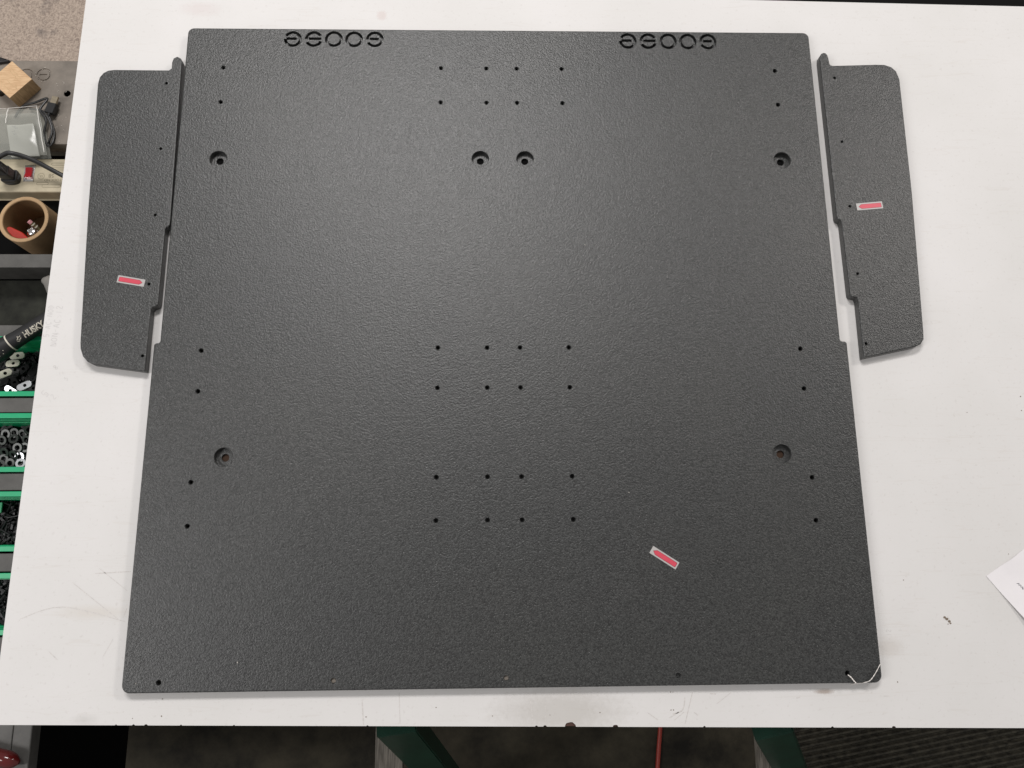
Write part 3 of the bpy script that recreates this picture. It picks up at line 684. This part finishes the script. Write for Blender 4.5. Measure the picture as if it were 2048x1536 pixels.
scrib(.33, .30, [(0, 0), (.7, .3), (.2, .6), (.8, .9), (.3, 1.3), (.9, 1.6), (.2, 1.9), (1.2, 2.2)])
scrib(.33, .44, [(0, 0), (1.0, .2), (.6, .6), (1.2, .8)])
scrib(.33, .54, [(.2, 0), (.9, .4), (.3, .8), (.8, 1.1), (.3, 1.5), (.9, 1.9)])
scrib(.33, .66, [(.2, 0), (1.0, .2), (.9, .9), (.2, .8), (.5, 1.4)])
adopt(nt_, mesh('handwriting', V, F, 'ink'))

# ------------------------------------------------------------------ side bench with its board and scrap plate
sb = thing('side_bench', 'brown fibre board bench top beyond the tool cart', 'bench', (-1.0, 1.2, FLOOR))
adopt(sb, slab('bench_top', rect(-1.5, .775, -.745, 1.7), -.186, -.163, 'board', r=.0015))
for x in (-1.46, -.80):
    for y in (.82, 1.65): adopt(sb, slab('leg', rect(x - .025, y - .025, x + .025, y + .025), FLOOR, -.1865, 'cart'))
sp = thing('scrap_plate', 'dusty grey scrap plate with routed letters under the wood block', 'plate', (-.92, .86, -.163))
spb = adopt(sp, slab('plate_board', rounded([(-1.25, .7695), (-.765, .7695), (-.765, .9495), (-1.25, .9495)], .004, 3), -.1628, PLATE2, 'dusty', r=.0015))
(ex, ey, _), (ox, oy, _), (ox2, oy2, _) = D['plate2_logo']
rr = .0126
bool_cut(spb, [merge([drill(p[0], p[1], .0064, -.170, PLATE2, .0005, 24) for p in D['plate2_holes']] +
                     [groove(arc(ex, ey, rr, 182, -152), .0042, .0016, PLATE2), groove([(ex - .68 * rr, ey), (ex + .5 * rr, ey)], .0042, .0016, PLATE2)] +
                     [groove(arc(a, b, rr, 0, 360)[:-1], .0042, .0016, PLATE2, closed=True) for a, b in ((ox, oy), (ox2, oy2))])])
adopt(sp, *[ring_mesh('hole_dark_ring', p[:2], .0063, .0061, -.1625, PLATE2 - .001, 'gap_shade', n=24) for p in D['plate2_holes'][:1]])  # thin near-black ring inside the first hole
V, F = [], []
for i in range(46):
    a = rnd.random() * 6.28; r = .013 + rnd.random() * .004
    x, y = (ex + r * math.cos(a), ey + r * math.sin(a)) if i < 14 else (-.90 + rnd.random() * .10, .775 + rnd.random() * .13)
    if i >= 14 and x < -.855: x = -.85 + rnd.random() * .03
    s = .0006 + rnd.random() * .0006; b = len(V)
    V += [(x - s, y - s, PLATE2 + .0002), (x + s, y - s * .6, PLATE2 + .0002), (x + s * .4, y + s, PLATE2 + .0002), (x, y, PLATE2 + .0002 + s)]
    F += [(b, b + 2, b + 1), (b, b + 1, b + 3), (b + 1, b + 2, b + 3), (b + 2, b, b + 3)]
o = mesh('saw_dust', V, F, 'flake'); o['kind'] = 'stuff'; tag(o, 'pale crumbs of dust on the grey scrap plate', 'dust')

# wood block
a, b_, c_ = [Vector(p) for p in D['block']]; d_ = a + c_ - b_
tp = [a, b_, c_, d_]; cen = sum(tp, Vector()) / 4
blk = thing('wood_block', 'pale sawn wood block standing on the dusty scrap plate', 'block', (cen.x, cen.y, PLATE2))
adopt(blk, slab('block_body', [(p.x, p.y) for p in tp], PLATE2 + .0002, cen.z - .0012, 'oakside'))
adopt(blk, slab('end_grain', [(p.x, p.y) for p in tp], cen.z - .00118, cen.z, 'oak', r=.0006))
def wavy(p, q, amp, n_=14): return [(p[0] + (q[0] - p[0]) * i / n_ + amp * math.sin(i * 1.1), p[1] + (q[1] - p[1]) * i / n_ + amp * math.cos(i * 1.7)) for i in range(n_ + 1)]
V, F = [], []
for s, e, am in (((.2, .15), (.25, .75), .0008), ((.3, .2), (.36, .8), .001), ((.62, .45), (.6, .9), .0008), ((.5, .75), (.62, .95), .0006), ((.8, .5), (.82, .8), .0007)):
    p = a + (d_ - a) * s[0] + (b_ - a) * s[1]; q = a + (d_ - a) * e[0] + (b_ - a) * e[1]
    ribbon_data([wavy(p, q, am)], .0008, cen.z + .0001, V, F)
adopt(blk, mesh('grain_cracks', V, F, 'oakside'))

# black lid edge peeking in at the far side of the plate
tag(slab('black_pouch', rounded([(-1.08, .952), (-.960, .9535), (-.934, .9445), (-.962, .9395), (-1.08, .938)], [0, .006, .002, .006, 0], 4), PLATE2 + .0003, PLATE2 + .007, 'black', r=.003), 'flat black pouch lying on the scrap plate behind the wood block', 'pouch')

# usb cable
us = thing('data_cable', 'black cable with a metal plug coiled on the scrap plate', 'cable', (-.85, .83, PLATE2))
u0, u1, u2 = [Vector(p) for p in D['usb']]
u0.z = u1.z = u2.z = PLATE2 + .0105
ax = (u0 - u2).normalized()
adopt(us, beam('plug_shell', u0 - ax * .001, u1, .0118, .0048, 'steel', side=(ax.y, -ax.x, 0)))
adopt(us, beam('plug_body', u1, u1 - ax * .021, .0165, .0095, 'black', side=(ax.y, -ax.x, 0)))
adopt(us, sweep('strain_relief', [u1 - ax * .020, u1 - ax * .028], [.004, .0026], 'black', n=12))
s0 = u1 - ax * .026
adopt(us, sweep('cord', catmull([s0] + [Vector(p) for p in D['usb_cable'][2:]], 8), .0021, 'rubber', n=8))
adopt(us, sweep('cord', catmull(D['usb_cable2'], 8), .0021, 'rubber', n=8))

# plastic bags
def sheet(name, c4, bulge, mat, parent, seed, n=14, lo=None):
    r_ = random.Random(seed); ph = [r_.random() * 6 for _ in range(6)]
    q = [Vector(p) for p in c4]; V = []; F = []
    for i in range(n + 1):
        for j in range(n + 1):
            u, v = i / n, j / n
            p = q[0] * (1 - u) * (1 - v) + q[1] * u * (1 - v) + q[2] * u * v + q[3] * (1 - u) * v
            w = bulge * (math.sin(math.pi * u) * math.sin(math.pi * v)) ** .5 if 0 < i < n and 0 < j < n else 0
            w += bulge * .35 * (math.sin(6 * u + 3 * v + ph[0]) + math.sin(9 * v - 4 * u + ph[1])) * min(1, 4 * u * (1 - u) + .2)
            V.append((p.x, p.y, p.z + w))
    for i in range(n):
        for j in range(n): F.append((i * (n + 1) + j, (i + 1) * (n + 1) + j, (i + 1) * (n + 1) + j + 1, i * (n + 1) + j + 1))
    return mesh(name, V, F, mat, parent, smooth=True)
z = PLATE2
bg_ = thing('clear_bag', 'clear plastic bag lying over the front of the scrap plate', 'bag', (-.90, .79, z))
Bq = [(-.965, .829, z + .006), (-.862, .8335, z + .008), (-.8365, .7375, z + .005), (-.955, .7350, z + .005)]
adopt(bg_, sheet('top_film', [(p[0], p[1], p[2] + .012) for p in Bq], .004, 'film', None, 3))
adopt(bg_, sheet('bottom_film', [(p[0], p[1], p[2] - .002) for p in Bq], .001, 'film', None, 4))
V, F = ribbon_data([wavy((-.9155, .829), (-.9165, .798), .0006), wavy((-.8625, .833), (-.8375, .738), .0004), [(-.9155, .829), (-.862, .8345)], [(-.955, .8285), (-.918, .828)]], .0014, z + .026)
adopt(bg_, mesh('seam', V, F, 'whiteplastic'))
bg2 = thing('frosted_bag', 'small frosted plastic bag with a scribble on top of the clear bag', 'bag', (-.885, .765, z + .02))
Fq = [(-.9125, .7935, z + .027), (-.8640, .7965, z + .027), (-.8490, .7345, z + .020), (-.9010, .7320, z + .020)]
adopt(bg2, sheet('front_film', Fq, .003, 'frost', None, 8))
adopt(bg2, sheet('back_film', [(p[0], p[1], p[2] - .003) for p in Fq], .0015, 'frost', None, 9))
V, F = [], []
for k, (x, y) in enumerate(((-.893, .786), (-.889, .783), (-.893, .776), (-.890, .771))):
    ribbon_data([[(x - .003, y), (x, y - .002), (x + .002, y + .001), (x + .003, y - .003)]], .0006, z + .0355, V, F)
adopt(bg2, mesh('scribble', V, F, 'ink'))

# ------------------------------------------------------------------ tool cart with wells
ct = thing('tool_cart', 'dark grey tool cart with open wells, standing along the short edge of the white table', 'cart', (-1.0, .2, FLOOR))
XL, XR = -1.35, -.7325
R_ = D['rows']
def rail(y0, y1, z1=CART, h=.024): adopt(ct, slab('rail', rect(XL + .03, min(y0, y1), XR - .03, max(y0, y1)), z1 - h, z1, 'cart', r=.0015))
adopt(ct, slab('side_rail', rect(XL, -.50, XL + .0295, .764), -.25, CART, 'cart', r=.002))
adopt(ct, slab('side_rail', rect(XR - .0295, -.50, XR, .764), -.135, CART, 'cart', r=.002))
adopt(ct, slab('well_floor', rect(XL + .03, R_['677'] + .002, XR - .03, .764), -.19, BED, 'gap_shade'))
adopt(ct, slab('bin_shelf', rect(XL + .03, -.498, XR - .03, R_['677'] + .001), -.222, -.2155, 'gap_shade'))
adopt(ct, slab('shade_sheet', rect(XR - .004, -.498, XR - .001, .762), -.46, -.1355, 'gap_shade'))  # added near-black sheet hides the leg and paints the dark under the cart
rail(R_['508'], R_['535'], h=.060); rail(R_['650'], R_['677'] + .001, h=.06)
rail(R_['792'] - .003, R_['827'] + .002); rail(R_['943'] - .003, R_['983'] + .002); rail(R_['1103'] - .003, R_['1146'] + .002)
rail(R_['1270'] - .003, -.50)
adopt(ct, slab('tray_floor', rect(XL + .031, R_['650'] + .001, XR - .031, R_['535'] - .001), BED + .0005, BED + .004, 'well'))
for x in (XL + .03, XR - .06):
    for y in (-.10, .72): adopt(ct, slab('leg', rect(x - .02, y - .02, x + .02, y + .02), FLOOR, -.2505, 'cart'))
tag(sweep('screwdriver_handle', catmull([(-.86, -.287, CART + .0155), (-.80, -.3005, CART + .0155), (-.765, -.309, CART + .0155), (-.738, -.3155, CART + .0155)], 6), [.013] * 10 + [.0128] * 5 + [.0115, .0095, .006, .003], 'maroon', n=16),
    'glossy maroon tool handle lying on the front end of the tool cart', 'tool')

# ------------------------------------------------------------------ power strip
ZS = -.148
ps = thing('power_strip', 'cream power strip with a red rocker switch in the tool cart', 'power strip', (-.93, .706, BED))
adopt(ps, slab('housing', rounded(rect(-1.20, .6715, -.752, .7405), .004, 3), BED + .0015, ZS, 'cream', r=.003))
adopt(ps, slab('base_flange', rect(-1.202, .6690, -.750, .7430), BED + .0002, BED + .0014, 'cream'))
sq = [Vector(p[:2]) for p in D['switch']]; sc = sum(sq, Vector((0, 0))) / 4
adopt(ps, slab('switch_bezel', rect(sc.x - .0095, sc.y - .0168, sc.x + .0095, sc.y + .0168), ZS + .0001, ZS + .0016, 'chrome', r=.0005))
rk = mesh('rocker', [(sc.x - .0062, sc.y - .0105, ZS + .0018), (sc.x + .0062, sc.y - .0105, ZS + .0018), (sc.x + .0062, sc.y + .0105, ZS + .0018), (sc.x - .0062, sc.y + .0105, ZS + .0018),
                     (sc.x - .0062, sc.y - .0105, ZS + .0065), (sc.x + .0062, sc.y - .0105, ZS + .0065), (sc.x + .0062, sc.y, ZS + .0030), (sc.x - .0062, sc.y, ZS + .0030),
                     (sc.x + .0062, sc.y + .0105, ZS + .0048), (sc.x - .0062, sc.y + .0105, ZS + .0048)],
          [(0, 3, 2, 1), (4, 5, 6, 7), (7, 6, 8, 9), (0, 1, 5, 4), (2, 3, 9, 8), (1, 2, 8, 6, 5), (0, 4, 7, 9, 3)], 'redswitch')
adopt(ps, rk)
def print_on(txt, size, x, y, z, ang, mat, parent):
    me = text_mesh(txt, size); o = link('lettering', me, mat); o.location = (x, y, z); o.rotation_euler = (0, 0, ang); bpy.context.view_layer.update(); adopt(parent, o); return o
print_on('STOCK NO', .0070, -.8305, .6965, ZS + .00015, math.pi + .01, 'emboss', ps)
print_on('58', .0105, -.8360, .7050, ZS + .00015, math.pi + .01, 'emboss', ps)
print_on('UL', .0055, -.8550, .7040, ZS + .00015, math.pi + .01, 'emboss', ps)
adopt(ps, mesh('emblem_ring', *ribbon_data([circle(-.8550, .7040, .0062, 20) + [(-.8488, .7040)]], .0007, ZS + .00012), 'emboss'))
for (x0, y0, x1, y1) in ((-.8615, .6865, -.8400, .6915), (-.8510, .6815, -.8165, .6865), (-.838, .727, -.800, .7315)):
    rr_ = rounded(rect(x0, y0, x1, y1), .0018, 3); adopt(ps, mesh('embossed_frame', *ribbon_data([rr_ + [rr_[0]]], .0008, ZS + .00012), 'emboss'))
for k in range(4): adopt(ps, mesh('embossed_line', *ribbon_data([[(-.836 + k * .002, .7225 - k * .0035), (-.805, .7225 - k * .0035)]], .0008, ZS + .00012), 'emboss'))

# plug and its cord
pg = thing('power_plug', 'black angled plug and cord pushed into the cream power strip', 'plug', (-.905, .70, ZS))
pc = Vector((-.9075, .6985))
ring1 = circle(pc.x, pc.y, .0165, 24)
body = [(x, y if y > pc.y - .010 else pc.y - .010 - (pc.y - .010 - y) * .5) for x, y in ring1]
adopt(pg, slab('plug_base', body, ZS + .0002, ZS + .006, 'black', r=.0015))
adopt(pg, slab('plug_collar', rounded(rect(pc.x - .0145, pc.y - .0115, pc.x + .0145, pc.y + .0125), .004, 4), ZS + .0061, ZS + .0125, 'black', r=.001))
adopt(pg, slab('plug_body', rounded(rect(pc.x - .0115, pc.y - .0090, pc.x + .0115, pc.y + .0105), .003, 4), ZS + .0126, ZS + .034, 'black', r=.002))
for k in range(5): adopt(pg, slab('grip_rib', rounded(rect(pc.x - .0100 + k * .0002, pc.y - .0082, pc.x + .0100 - k * .0002, pc.y + .0097), .003, 4), ZS + .0342 + k * .0038, ZS + .0368 + k * .0038, 'black', r=.0008))
adopt(pg, sweep('grip_core', [(pc.x, pc.y, ZS + .030), (pc.x, pc.y, ZS + .050), (pc.x + .002, pc.y + .003, ZS + .060)], [.007, .006, .0045], 'black', n=12))
cp = [(pc.x, pc.y, ZS + .052), (pc.x + .002, pc.y + .004, ZS + .0605)] + [Vector(p) for p in D['cord'][2:]]
adopt(pg, sweep('cord', catmull(cp, 8), .0042, 'rubber', n=12))

# ------------------------------------------------------------------ cardboard tube and its contents
tcx, tcy = -.8517, .5985; ZR = -.108
tu = thing('cardboard_tube', 'short thick brown cardboard tube used as a pen cup', 'tube', (tcx, tcy, BED))
adopt(tu, ring_mesh('tube_wall', (tcx, tcy), .0445, .0378, BED + .0002, ZR, 'tube', n=56, bev=.0008))
adopt(tu, ring_mesh('tube_shade_ring', (tcx, tcy), .0377, .0371, BED + .0035, ZR - .0015, 'tube_shade', n=48))  # added ring carries the painted shade of the inner wall
adopt(tu, slab('tube_base', circle(tcx, tcy, .0369, 40), BED + .0003, BED + .003, 'tube_shade'))
def stick(name, p0, p1, r, mat): return sweep(name, [p0, p1], r, mat, n=14)
base = BED + .0035
pcx = thing('pencil', 'pencil with a pink eraser standing in the cardboard tube', 'pencil', (tcx + .012, tcy - .012, base))
pa = Vector((-.826, .578, base + .001)); pb = Vector((-.8555, .6045, ZR - .022)); pd = (pb - pa).normalized()
adopt(pcx, stick('shaft', pa, pb - pd * .018, .0037, 'brass'), stick('ferrule', pb - pd * .0181, pb - pd * .005, .0040, 'brass'), stick('eraser', pb - pd * .0052, pb, .0039, 'eraser'))
for k in range(2): adopt(pcx, stick('ferrule_band', pb - pd * (.0155 - k * .006), pb - pd * (.0135 - k * .006), .0043, 'gripcream'))
kb = thing('chrome_knob', 'ribbed chrome cap standing upright in the cardboard tube', 'cap', (-.838, .577, base))
ka = Vector((-.836, .570, base + .001)); kz = Vector((-.8430, .5805, ZR - .012)); kd = (kz - ka).normalized()
adopt(kb, stick('shaft', ka, kz - kd * .018, .0055, 'chrome'))
adopt(kb, sweep('dome', [kz - kd * .018, kz - kd * .006, kz - kd * .002, kz, kz + kd * .0015], [.0095, .0095, .0088, .0065, .003], 'chrome', n=20))
for k in range(4):
    s_ = kd.cross(Vector((0, 0, 1))).normalized(); w_ = s_.cross(kd)
    q = kz + kd * .0012 - w_ * .0042 + s_ * (.0042 - k * .0028)
    if (q - kz).length < .02: adopt(kb, beam('rib', q - kd * .004 + w_ * .0012, q + w_ * .0012, .0014, .0046, 'whiteplastic', side=tuple(s_)))
rp = slab('red_tool', rounded([(-.8895, .5835), (-.884, .5905), (-.8635, .5815), (-.8505, .5690), (-.8600, .5655), (-.8760, .5695)], [.004, .005, .004, .002, .003, .006], 4), 0, .006, 'redplastic', r=.002)
rp.location = (0, 0, 0)
for v in rp.data.vertices: v.co.z += ZR - .026 + (-.86 - v.co.x) * .35
tag(rp, 'red plastic tool handle leaning in the cardboard tube', 'tool')
V, F = slab_data(rounded([(-.8855, .5800), (-.883, .5860), (-.8615, .5770), (-.8590, .5705), (-.870, .5735)], .002, 3), base + .0002, ZR - .0215)
adopt(rp, mesh('shank', V, F, 'redplastic'))
for i, (x, y) in enumerate(((-.826, .5915), (-.8215, .598))):
    tag(sweep('white_peg', [(x, y, base), (x + .001, y + .001, ZR - .026 + i * .006)], [.0055, .0048], 'whiteplastic' if i == 0 else 'zinc', n=14),
        ('white plastic peg in the cardboard tube beside the pencil', 'pale metal peg leaning against the inside wall of the cardboard tube')[i], 'peg')

# ------------------------------------------------------------------ hammer across the wells
hm = thing('hammer', 'hammer with black grip and cream lettering lying across the tool cart', 'hammer', (-.82, .37, CART))
HZ = CART + .0190
h0 = Vector((-.892, .318, HZ)); h1 = Vector((-.7415, .4270, HZ)); hd = (h1 - h0).normalized(); hs = hd.cross(Vector((0, 0, 1))).normalized()  # hs points towards -y side
Ln = (h1 - h0).length
sampl = [(0, .0185), (.02, .0195), (.045, .0192), (.060, .0178), (.072, .0152), (.0885, .0142), (.12, .0140), (Ln, .0138)]
adopt(hm, sweep('handle', [h0 + hd * s for s, _ in sampl], [r for _, r in sampl], 'grip', n=28))
rg0 = h0 + hd * .0715; adopt(hm, sweep('ring', [rg0, rg0 + hd * .0022], [.0158, .0154], 'gripcream', n=28))
V, F = [], []
for i in range(6):
    for j in range(7):
        s = .022 + i * .0068 + (j % 2) * .0034; a = math.radians(34 + j * 15)
        r = .0196 - max(0, s - .045) * .09
        c = h0 + hd * s + hs * (r * math.cos(a)) + Vector((0, 0, r * math.sin(a))); b = len(V); nn = (hs * math.cos(a) + Vector((0, 0, math.sin(a))))
        t2 = nn.cross(hd); V += [c + hd * (.0008 * math.cos(k * 1.047)) + t2 * (.0008 * math.sin(k * 1.047)) + nn * .0002 for k in range(6)]; F.append(tuple(range(b, b + 6)))
adopt(hm, mesh('grip_dots', V, F, 'gripcream'))
def wrap(me, s0, a0, r):
    for v in me.vertices:
        a = a0 + v.co.y / r; s = s0 + v.co.x
        v.co = h0 + hd * s + hs * (r * math.cos(a)) + Vector((0, 0, r * math.sin(a)))
me = text_mesh('HUSKY', .0150, .0005)
bmx = bmesh.new(); bmx.from_mesh(me); bmesh.ops.triangulate(bmx, faces=bmx.faces); bmesh.ops.subdivide_edges(bmx, edges=bmx.edges, cuts=2); bmx.to_mesh(me); bmx.free()
for v in me.vertices: v.co.x = v.co.x * .80 + v.co.y * .12
wrap(me, .1185, math.radians(55), .01425)
adopt(hm, link('lettering', me, 'gripcream'))
V, F = [], []
for ln in ([(0, 0), (.003, .0015), (.004, .005), (.0055, .0025), (.009, .0035)], [(.002, -.001), (.006, -.0015), (.0085, .001)], [(-.001, -.001), (.001, -.0035), (.004, -.003)]):
    ribbon_data([ln], .0013, 0, V, F)
me = bpy.data.meshes.new('emblem'); me.from_pydata(V, [], F); wrap(me, .0865, math.radians(54), .01435)
adopt(hm, link('emblem', me, 'gripcream'))
hp = catmull([(-.735, .4150, HZ), (-.7535, .4330, HZ + .002), (-.7650, .4520, HZ + .003), (-.7760, .4700, HZ + .001), (-.7960, .4765, HZ - .004)], 5)
adopt(hm, sweep('head', hp, [.0125] * 6 + [.0135] * 5 + [.0145] * 5 + [.013, .011, .008, .006, .003][:len(hp) - 16], 'forged', n=16, squash=.8))
adopt(hm, sweep('neck', [(-.7530, .4190, HZ), (-.738, .4300, HZ)], [.0125, .015], 'forged', n=16))

# ------------------------------------------------------------------ green bins and what is in them
def bin_(y0, y1, label, zr=CART + .0045, depth=.098):
    t = thing('green_bin', label, 'bin', (-.95, (y0 + y1) / 2, zr - depth), 'green bins in the tool cart')
    x0, x1 = XL + .04, XR - .034; w = .0022; lip = .0065; zb = zr - depth
    adopt(t, slab('bin_floor', rect(x0, y0 + .006, x1, y1 - .006), zb, zb + .002, 'green'))
    def wall(a, b, c, d):  # outer top a-b, inner bottom c-d (tapered)
        pass
    for yy, s in ((y1, -1), (y0, 1)):
        V = [(x0, yy + s * lip, zr - .0025), (x1, yy + s * lip, zr - .0025), (x1, yy + s * (lip + w), zr - .0025), (x0, yy + s * (lip + w), zr - .0025),
             (x0, yy + s * .010, zb + .0005), (x1, yy + s * .010, zb + .0005), (x1, yy + s * (.010 + w), zb + .0005), (x0, yy + s * (.010 + w), zb + .0005)]
        adopt(t, mesh('wall', V, [(0, 1, 2, 3), (4, 5, 6, 7), (0, 1, 5, 4), (1, 2, 6, 5), (2, 3, 7, 6), (3, 0, 4, 7)], 'green'))
        adopt(t, slab('rim', rect(x0, min(yy, yy + s * (lip + w)), x1, max(yy, yy + s * (lip + w))), zr - .0024, zr, 'green', r=.0008))
        for k in range(2): adopt(t, slab('wall_rib', rect(x0 + .002, yy + s * (.0095 + k * .001) - .0006, x1 - .002, yy + s * (.0095 + k * .001) + .0006), zr - .018 - k * .02, zr - .016 - k * .02, 'green'))
    for xx, s in ((x0, 1), (x1, -1)):
        adopt(t, slab('end_wall', rect(min(xx, xx + s * w), y0 + lip + w + .0002, max(xx, xx + s * w), y1 - lip - w - .0002), zb + .0021, zr - .0003, 'green'))
    return t
B1 = (R_['792'] - .001, R_['677'] - .001 + .004); B2 = (R_['943'] - .001, R_['827']); B3 = (R_['1103'], R_['983']); B4 = (R_['1270'], R_['1146'])
bin_(*B1, 'green bin of black and pale latch plates under the hammer grip')
bin_(*B2, 'green bin full of dark round washers')
bin_(*B3, 'green bin full of black screws, next to the washer bin')
bin_(*B4, 'green bin of black screws at the front end of the row')
ZB = CART + .0045 - .098 + .002

def pile_base(y0, y1, h, name, label, seed):
    """the heap that nobody could count, under the pieces that can be told apart"""
    r_ = random.Random(seed); V = []; F = []
    for i in range(1500):
        x = -.99 + r_.random() * .225; y = y0 + .014 + r_.random() * (y1 - y0 - .028); z = ZB + .003 + r_.random() ** .5 * h
        a = r_.random() * 6.28; L_ = .003 + r_.random() * .005; w = .0018; t = (r_.random() - .5) * .004; ca, sa = math.cos(a), math.sin(a); b = len(V)
        for u, v, k in ((-1, -1, -1), (1, -1, -1), (1, 1, -1), (-1, 1, -1), (-1, -1, 1), (1, -1, 1), (1, 1, 1), (-1, 1, 1)):
            V.append((x + u * L_ * ca - v * w * sa, y + u * L_ * sa + v * w * ca, max(ZB + .0003, z + k * .0015 + u * t)))
        F += [tuple(b + q for q in f) for f in ((3, 2, 1, 0), (4, 5, 6, 7), (0, 1, 5, 4), (1, 2, 6, 5), (2, 3, 7, 6), (3, 0, 4, 7))]
    o = mesh(name, V, F, 'hwblack'); o['kind'] = 'stuff'; tag(o, label, 'hardware')
pile_base(*B1, .030, 'hardware_heap', 'heap of small black hardware at the bottom of the latch plate bin', 1)
pile_base(*B2, .026, 'washer_heap', 'heap of dark washers at the bottom of the washer bin', 2)
pile_base(*B3, .030, 'screw_heap', 'heap of black screws in the bin next to the washer bin', 3)
pile_base(*B4, .026, 'screw_heap', 'heap of black screws in the bin at the front end of the row', 4)

# latch plates: long rounded links with a hole
def link_mesh(L_, w, th):
    pts = rounded(rect(-L_ / 2, -w / 2, L_ / 2, w / 2), w * .48, 5); V, F = slab_data(pts, 0, th, .0005, 2)
    o = mesh('latch_plate', V, F, 'zinc'); bool_cut(o, [drill(L_ * .05, 0, w * .24, -.002, th, 0, 18)], False); m_ = o.data; bpy.data.objects.remove(o); return m_
lm = link_mesh(.026, .0125, .0018); lmb = lm.copy(); lmb.materials.clear(); lmb.materials.append(MAT['hwblack']); lmw = lm.copy(); lmw.materials.clear(); lmw.materials.append(MAT['gripcream'])
TZ = ZB + .041
for i, ((px, py), (a, k, tl)) in enumerate(zip(D['latch'], ((.15, 2, .1), (.05, 2, -.1), (.5, 2, .3), (.5, 0, .15), (2.6, 0, -.2), (1.9, 1, .3), (.8, 1, .1), (.4, 1, -.3), (.6, 1, .4), (2.2, 1, .2), (.9, 1, .2), (1.2, 1, .2), (.2, 1, .1), (2.4, 1, .2), (1.0, 1, .1)))):
    o = link('latch_plate', (lm, lmb, lmw)[k]); o.location = (px, py, TZ + (.002 if k != 1 else -.003) + i % 3 * .0012); o.rotation_euler = (tl, tl * .6, a)
    tag(o, ('bare zinc latch plate with a hole in the hammer bin', 'black latch plate with a hole in the hammer bin', 'cream latch plate with a hole in the hammer bin')[k], 'latch plate', ('zinc latch plates', 'black latch plates', 'cream latch plates')[k])
# washers
pr = ring_mesh('washer', (0, 0), .0088, .0045, 0, .0018, 'hwgrey', n=28, bev=.0003); wm = pr.data; bpy.data.objects.remove(pr)
wz = wm.copy(); wz.materials.clear(); wz.materials.append(MAT['zinc'])
for i, ((px, py), (k, tl)) in enumerate(zip(D['washers'], ((0, .1), (0, -.1), (0, .15), (1, .2), (1, -.15), (0, .1), (0, .3), (0, .4), (0, .5), (0, .3), (0, .2), (0, -.2), (0, .2), (0, -.2), (0, .6), (0, .1)))):
    o = link('washer', (wm, wz)[k]); o.location = (px, py, ZB + .0315 + (i % 3) * .0018); o.rotation_euler = (tl, -tl * .5, 0)
    tag(o, ('dark grey washer lying in the washer bin', 'bright zinc washer lying in the washer bin')[k], 'washer', ('dark washers', 'zinc washers')[k])
# screws
sv = merge([sweep_data([(0, 0, 0), (.020, 0, 0)], .0016, 8), sweep_data([(-.0028, 0, 0), (-.0026, 0, 0), (-.0008, 0, 0), (0, 0, 0)], [.0018, .0032, .0034, .0030], 10)])
o = mesh('screw', *sv, 'hwblack', smooth=True); sm_ = o.data; bpy.data.objects.remove(o)
for (b, seed, nn, lab, grp) in ((B3, 5, 34, 'black screw in the bin next to the washer bin', 'screws next to the washers'), (B4, 6, 26, 'black screw in the bin at the front end of the row', 'screws in the front bin')):
    r_ = random.Random(seed)
    for i in range(nn):
        o = link('screw', sm_); o.location = (-.905 + r_.random() * .09, b[0] + .018 + r_.random() * (b[1] - b[0] - .036), ZB + .033 + r_.random() * .006 - (.004 if seed == 6 else 0))
        o.rotation_euler = ((r_.random() - .5) * .5, (r_.random() - .5) * .7, r_.random() * 6.28); tag(o, lab, 'screw', grp)
tag(slab('green_label_chip', rounded(rect(-.885, .0720, -.8535, .0905), .002, 3), ZB + .0430, ZB + .0455, 'green', r=.0006), 'flat green chip lying on the black screws', 'chip')
tag(slab('grey_disc', circle(-.8420, -.0115, .0135, 28), CART + .0003, CART + .0035, 'hwgrey', r=.001), 'dark grey disc lying on the cart rail between two green bins', 'disc')

# ------------------------------------------------------------------ small pieces belong to the part they sit on
SUB = {'rocker': 'switch_bezel', 'arrow': 'backing', 'arrow_outline': 'backing', 'grip_dots': 'handle', 'lettering': ('handle', 'housing'), 'emblem': 'handle', 'ring': 'handle',
       'emblem_ring': 'housing', 'embossed_frame': 'housing', 'embossed_line': 'housing',
       'threaded_insert': 'panel_board', 'bore_shade': 'panel_board', 'hole_light_disc': 'panel_board', 'ferrule_band': 'ferrule', 'rib': 'dome', 'wall_rib': 'wall', 'seam': 'top_film',
       'scribble': 'front_film', 'handwriting': 'sheet', 'grain_cracks': 'end_grain', 'hole_dark_ring': 'plate_board', 'scuff_mark': 'laminate_top', 'pencil_note': 'laminate_top', 'dark_specks': 'laminate_top'}
bpy.context.view_layer.update()
for root in [o for o in C.objects if o.parent is None and o.type == 'EMPTY']:
    kids = list(root.children)
    for k in kids:
        want = SUB.get(k.name.split('.')[0])
        if not want: continue
        want = (want,) if isinstance(want, str) else want
        c = [q for q in kids if q.name.split('.')[0] in want]
        if not c: continue
        if k.name.startswith('wall_rib'): c.sort(key=lambda q: abs(q.data.vertices[0].co.y - k.data.vertices[0].co.y))
        mw = k.matrix_world.copy(); k.parent = c[0]; k.matrix_parent_inverse = c[0].matrix_world.inverted(); k.matrix_world = mw
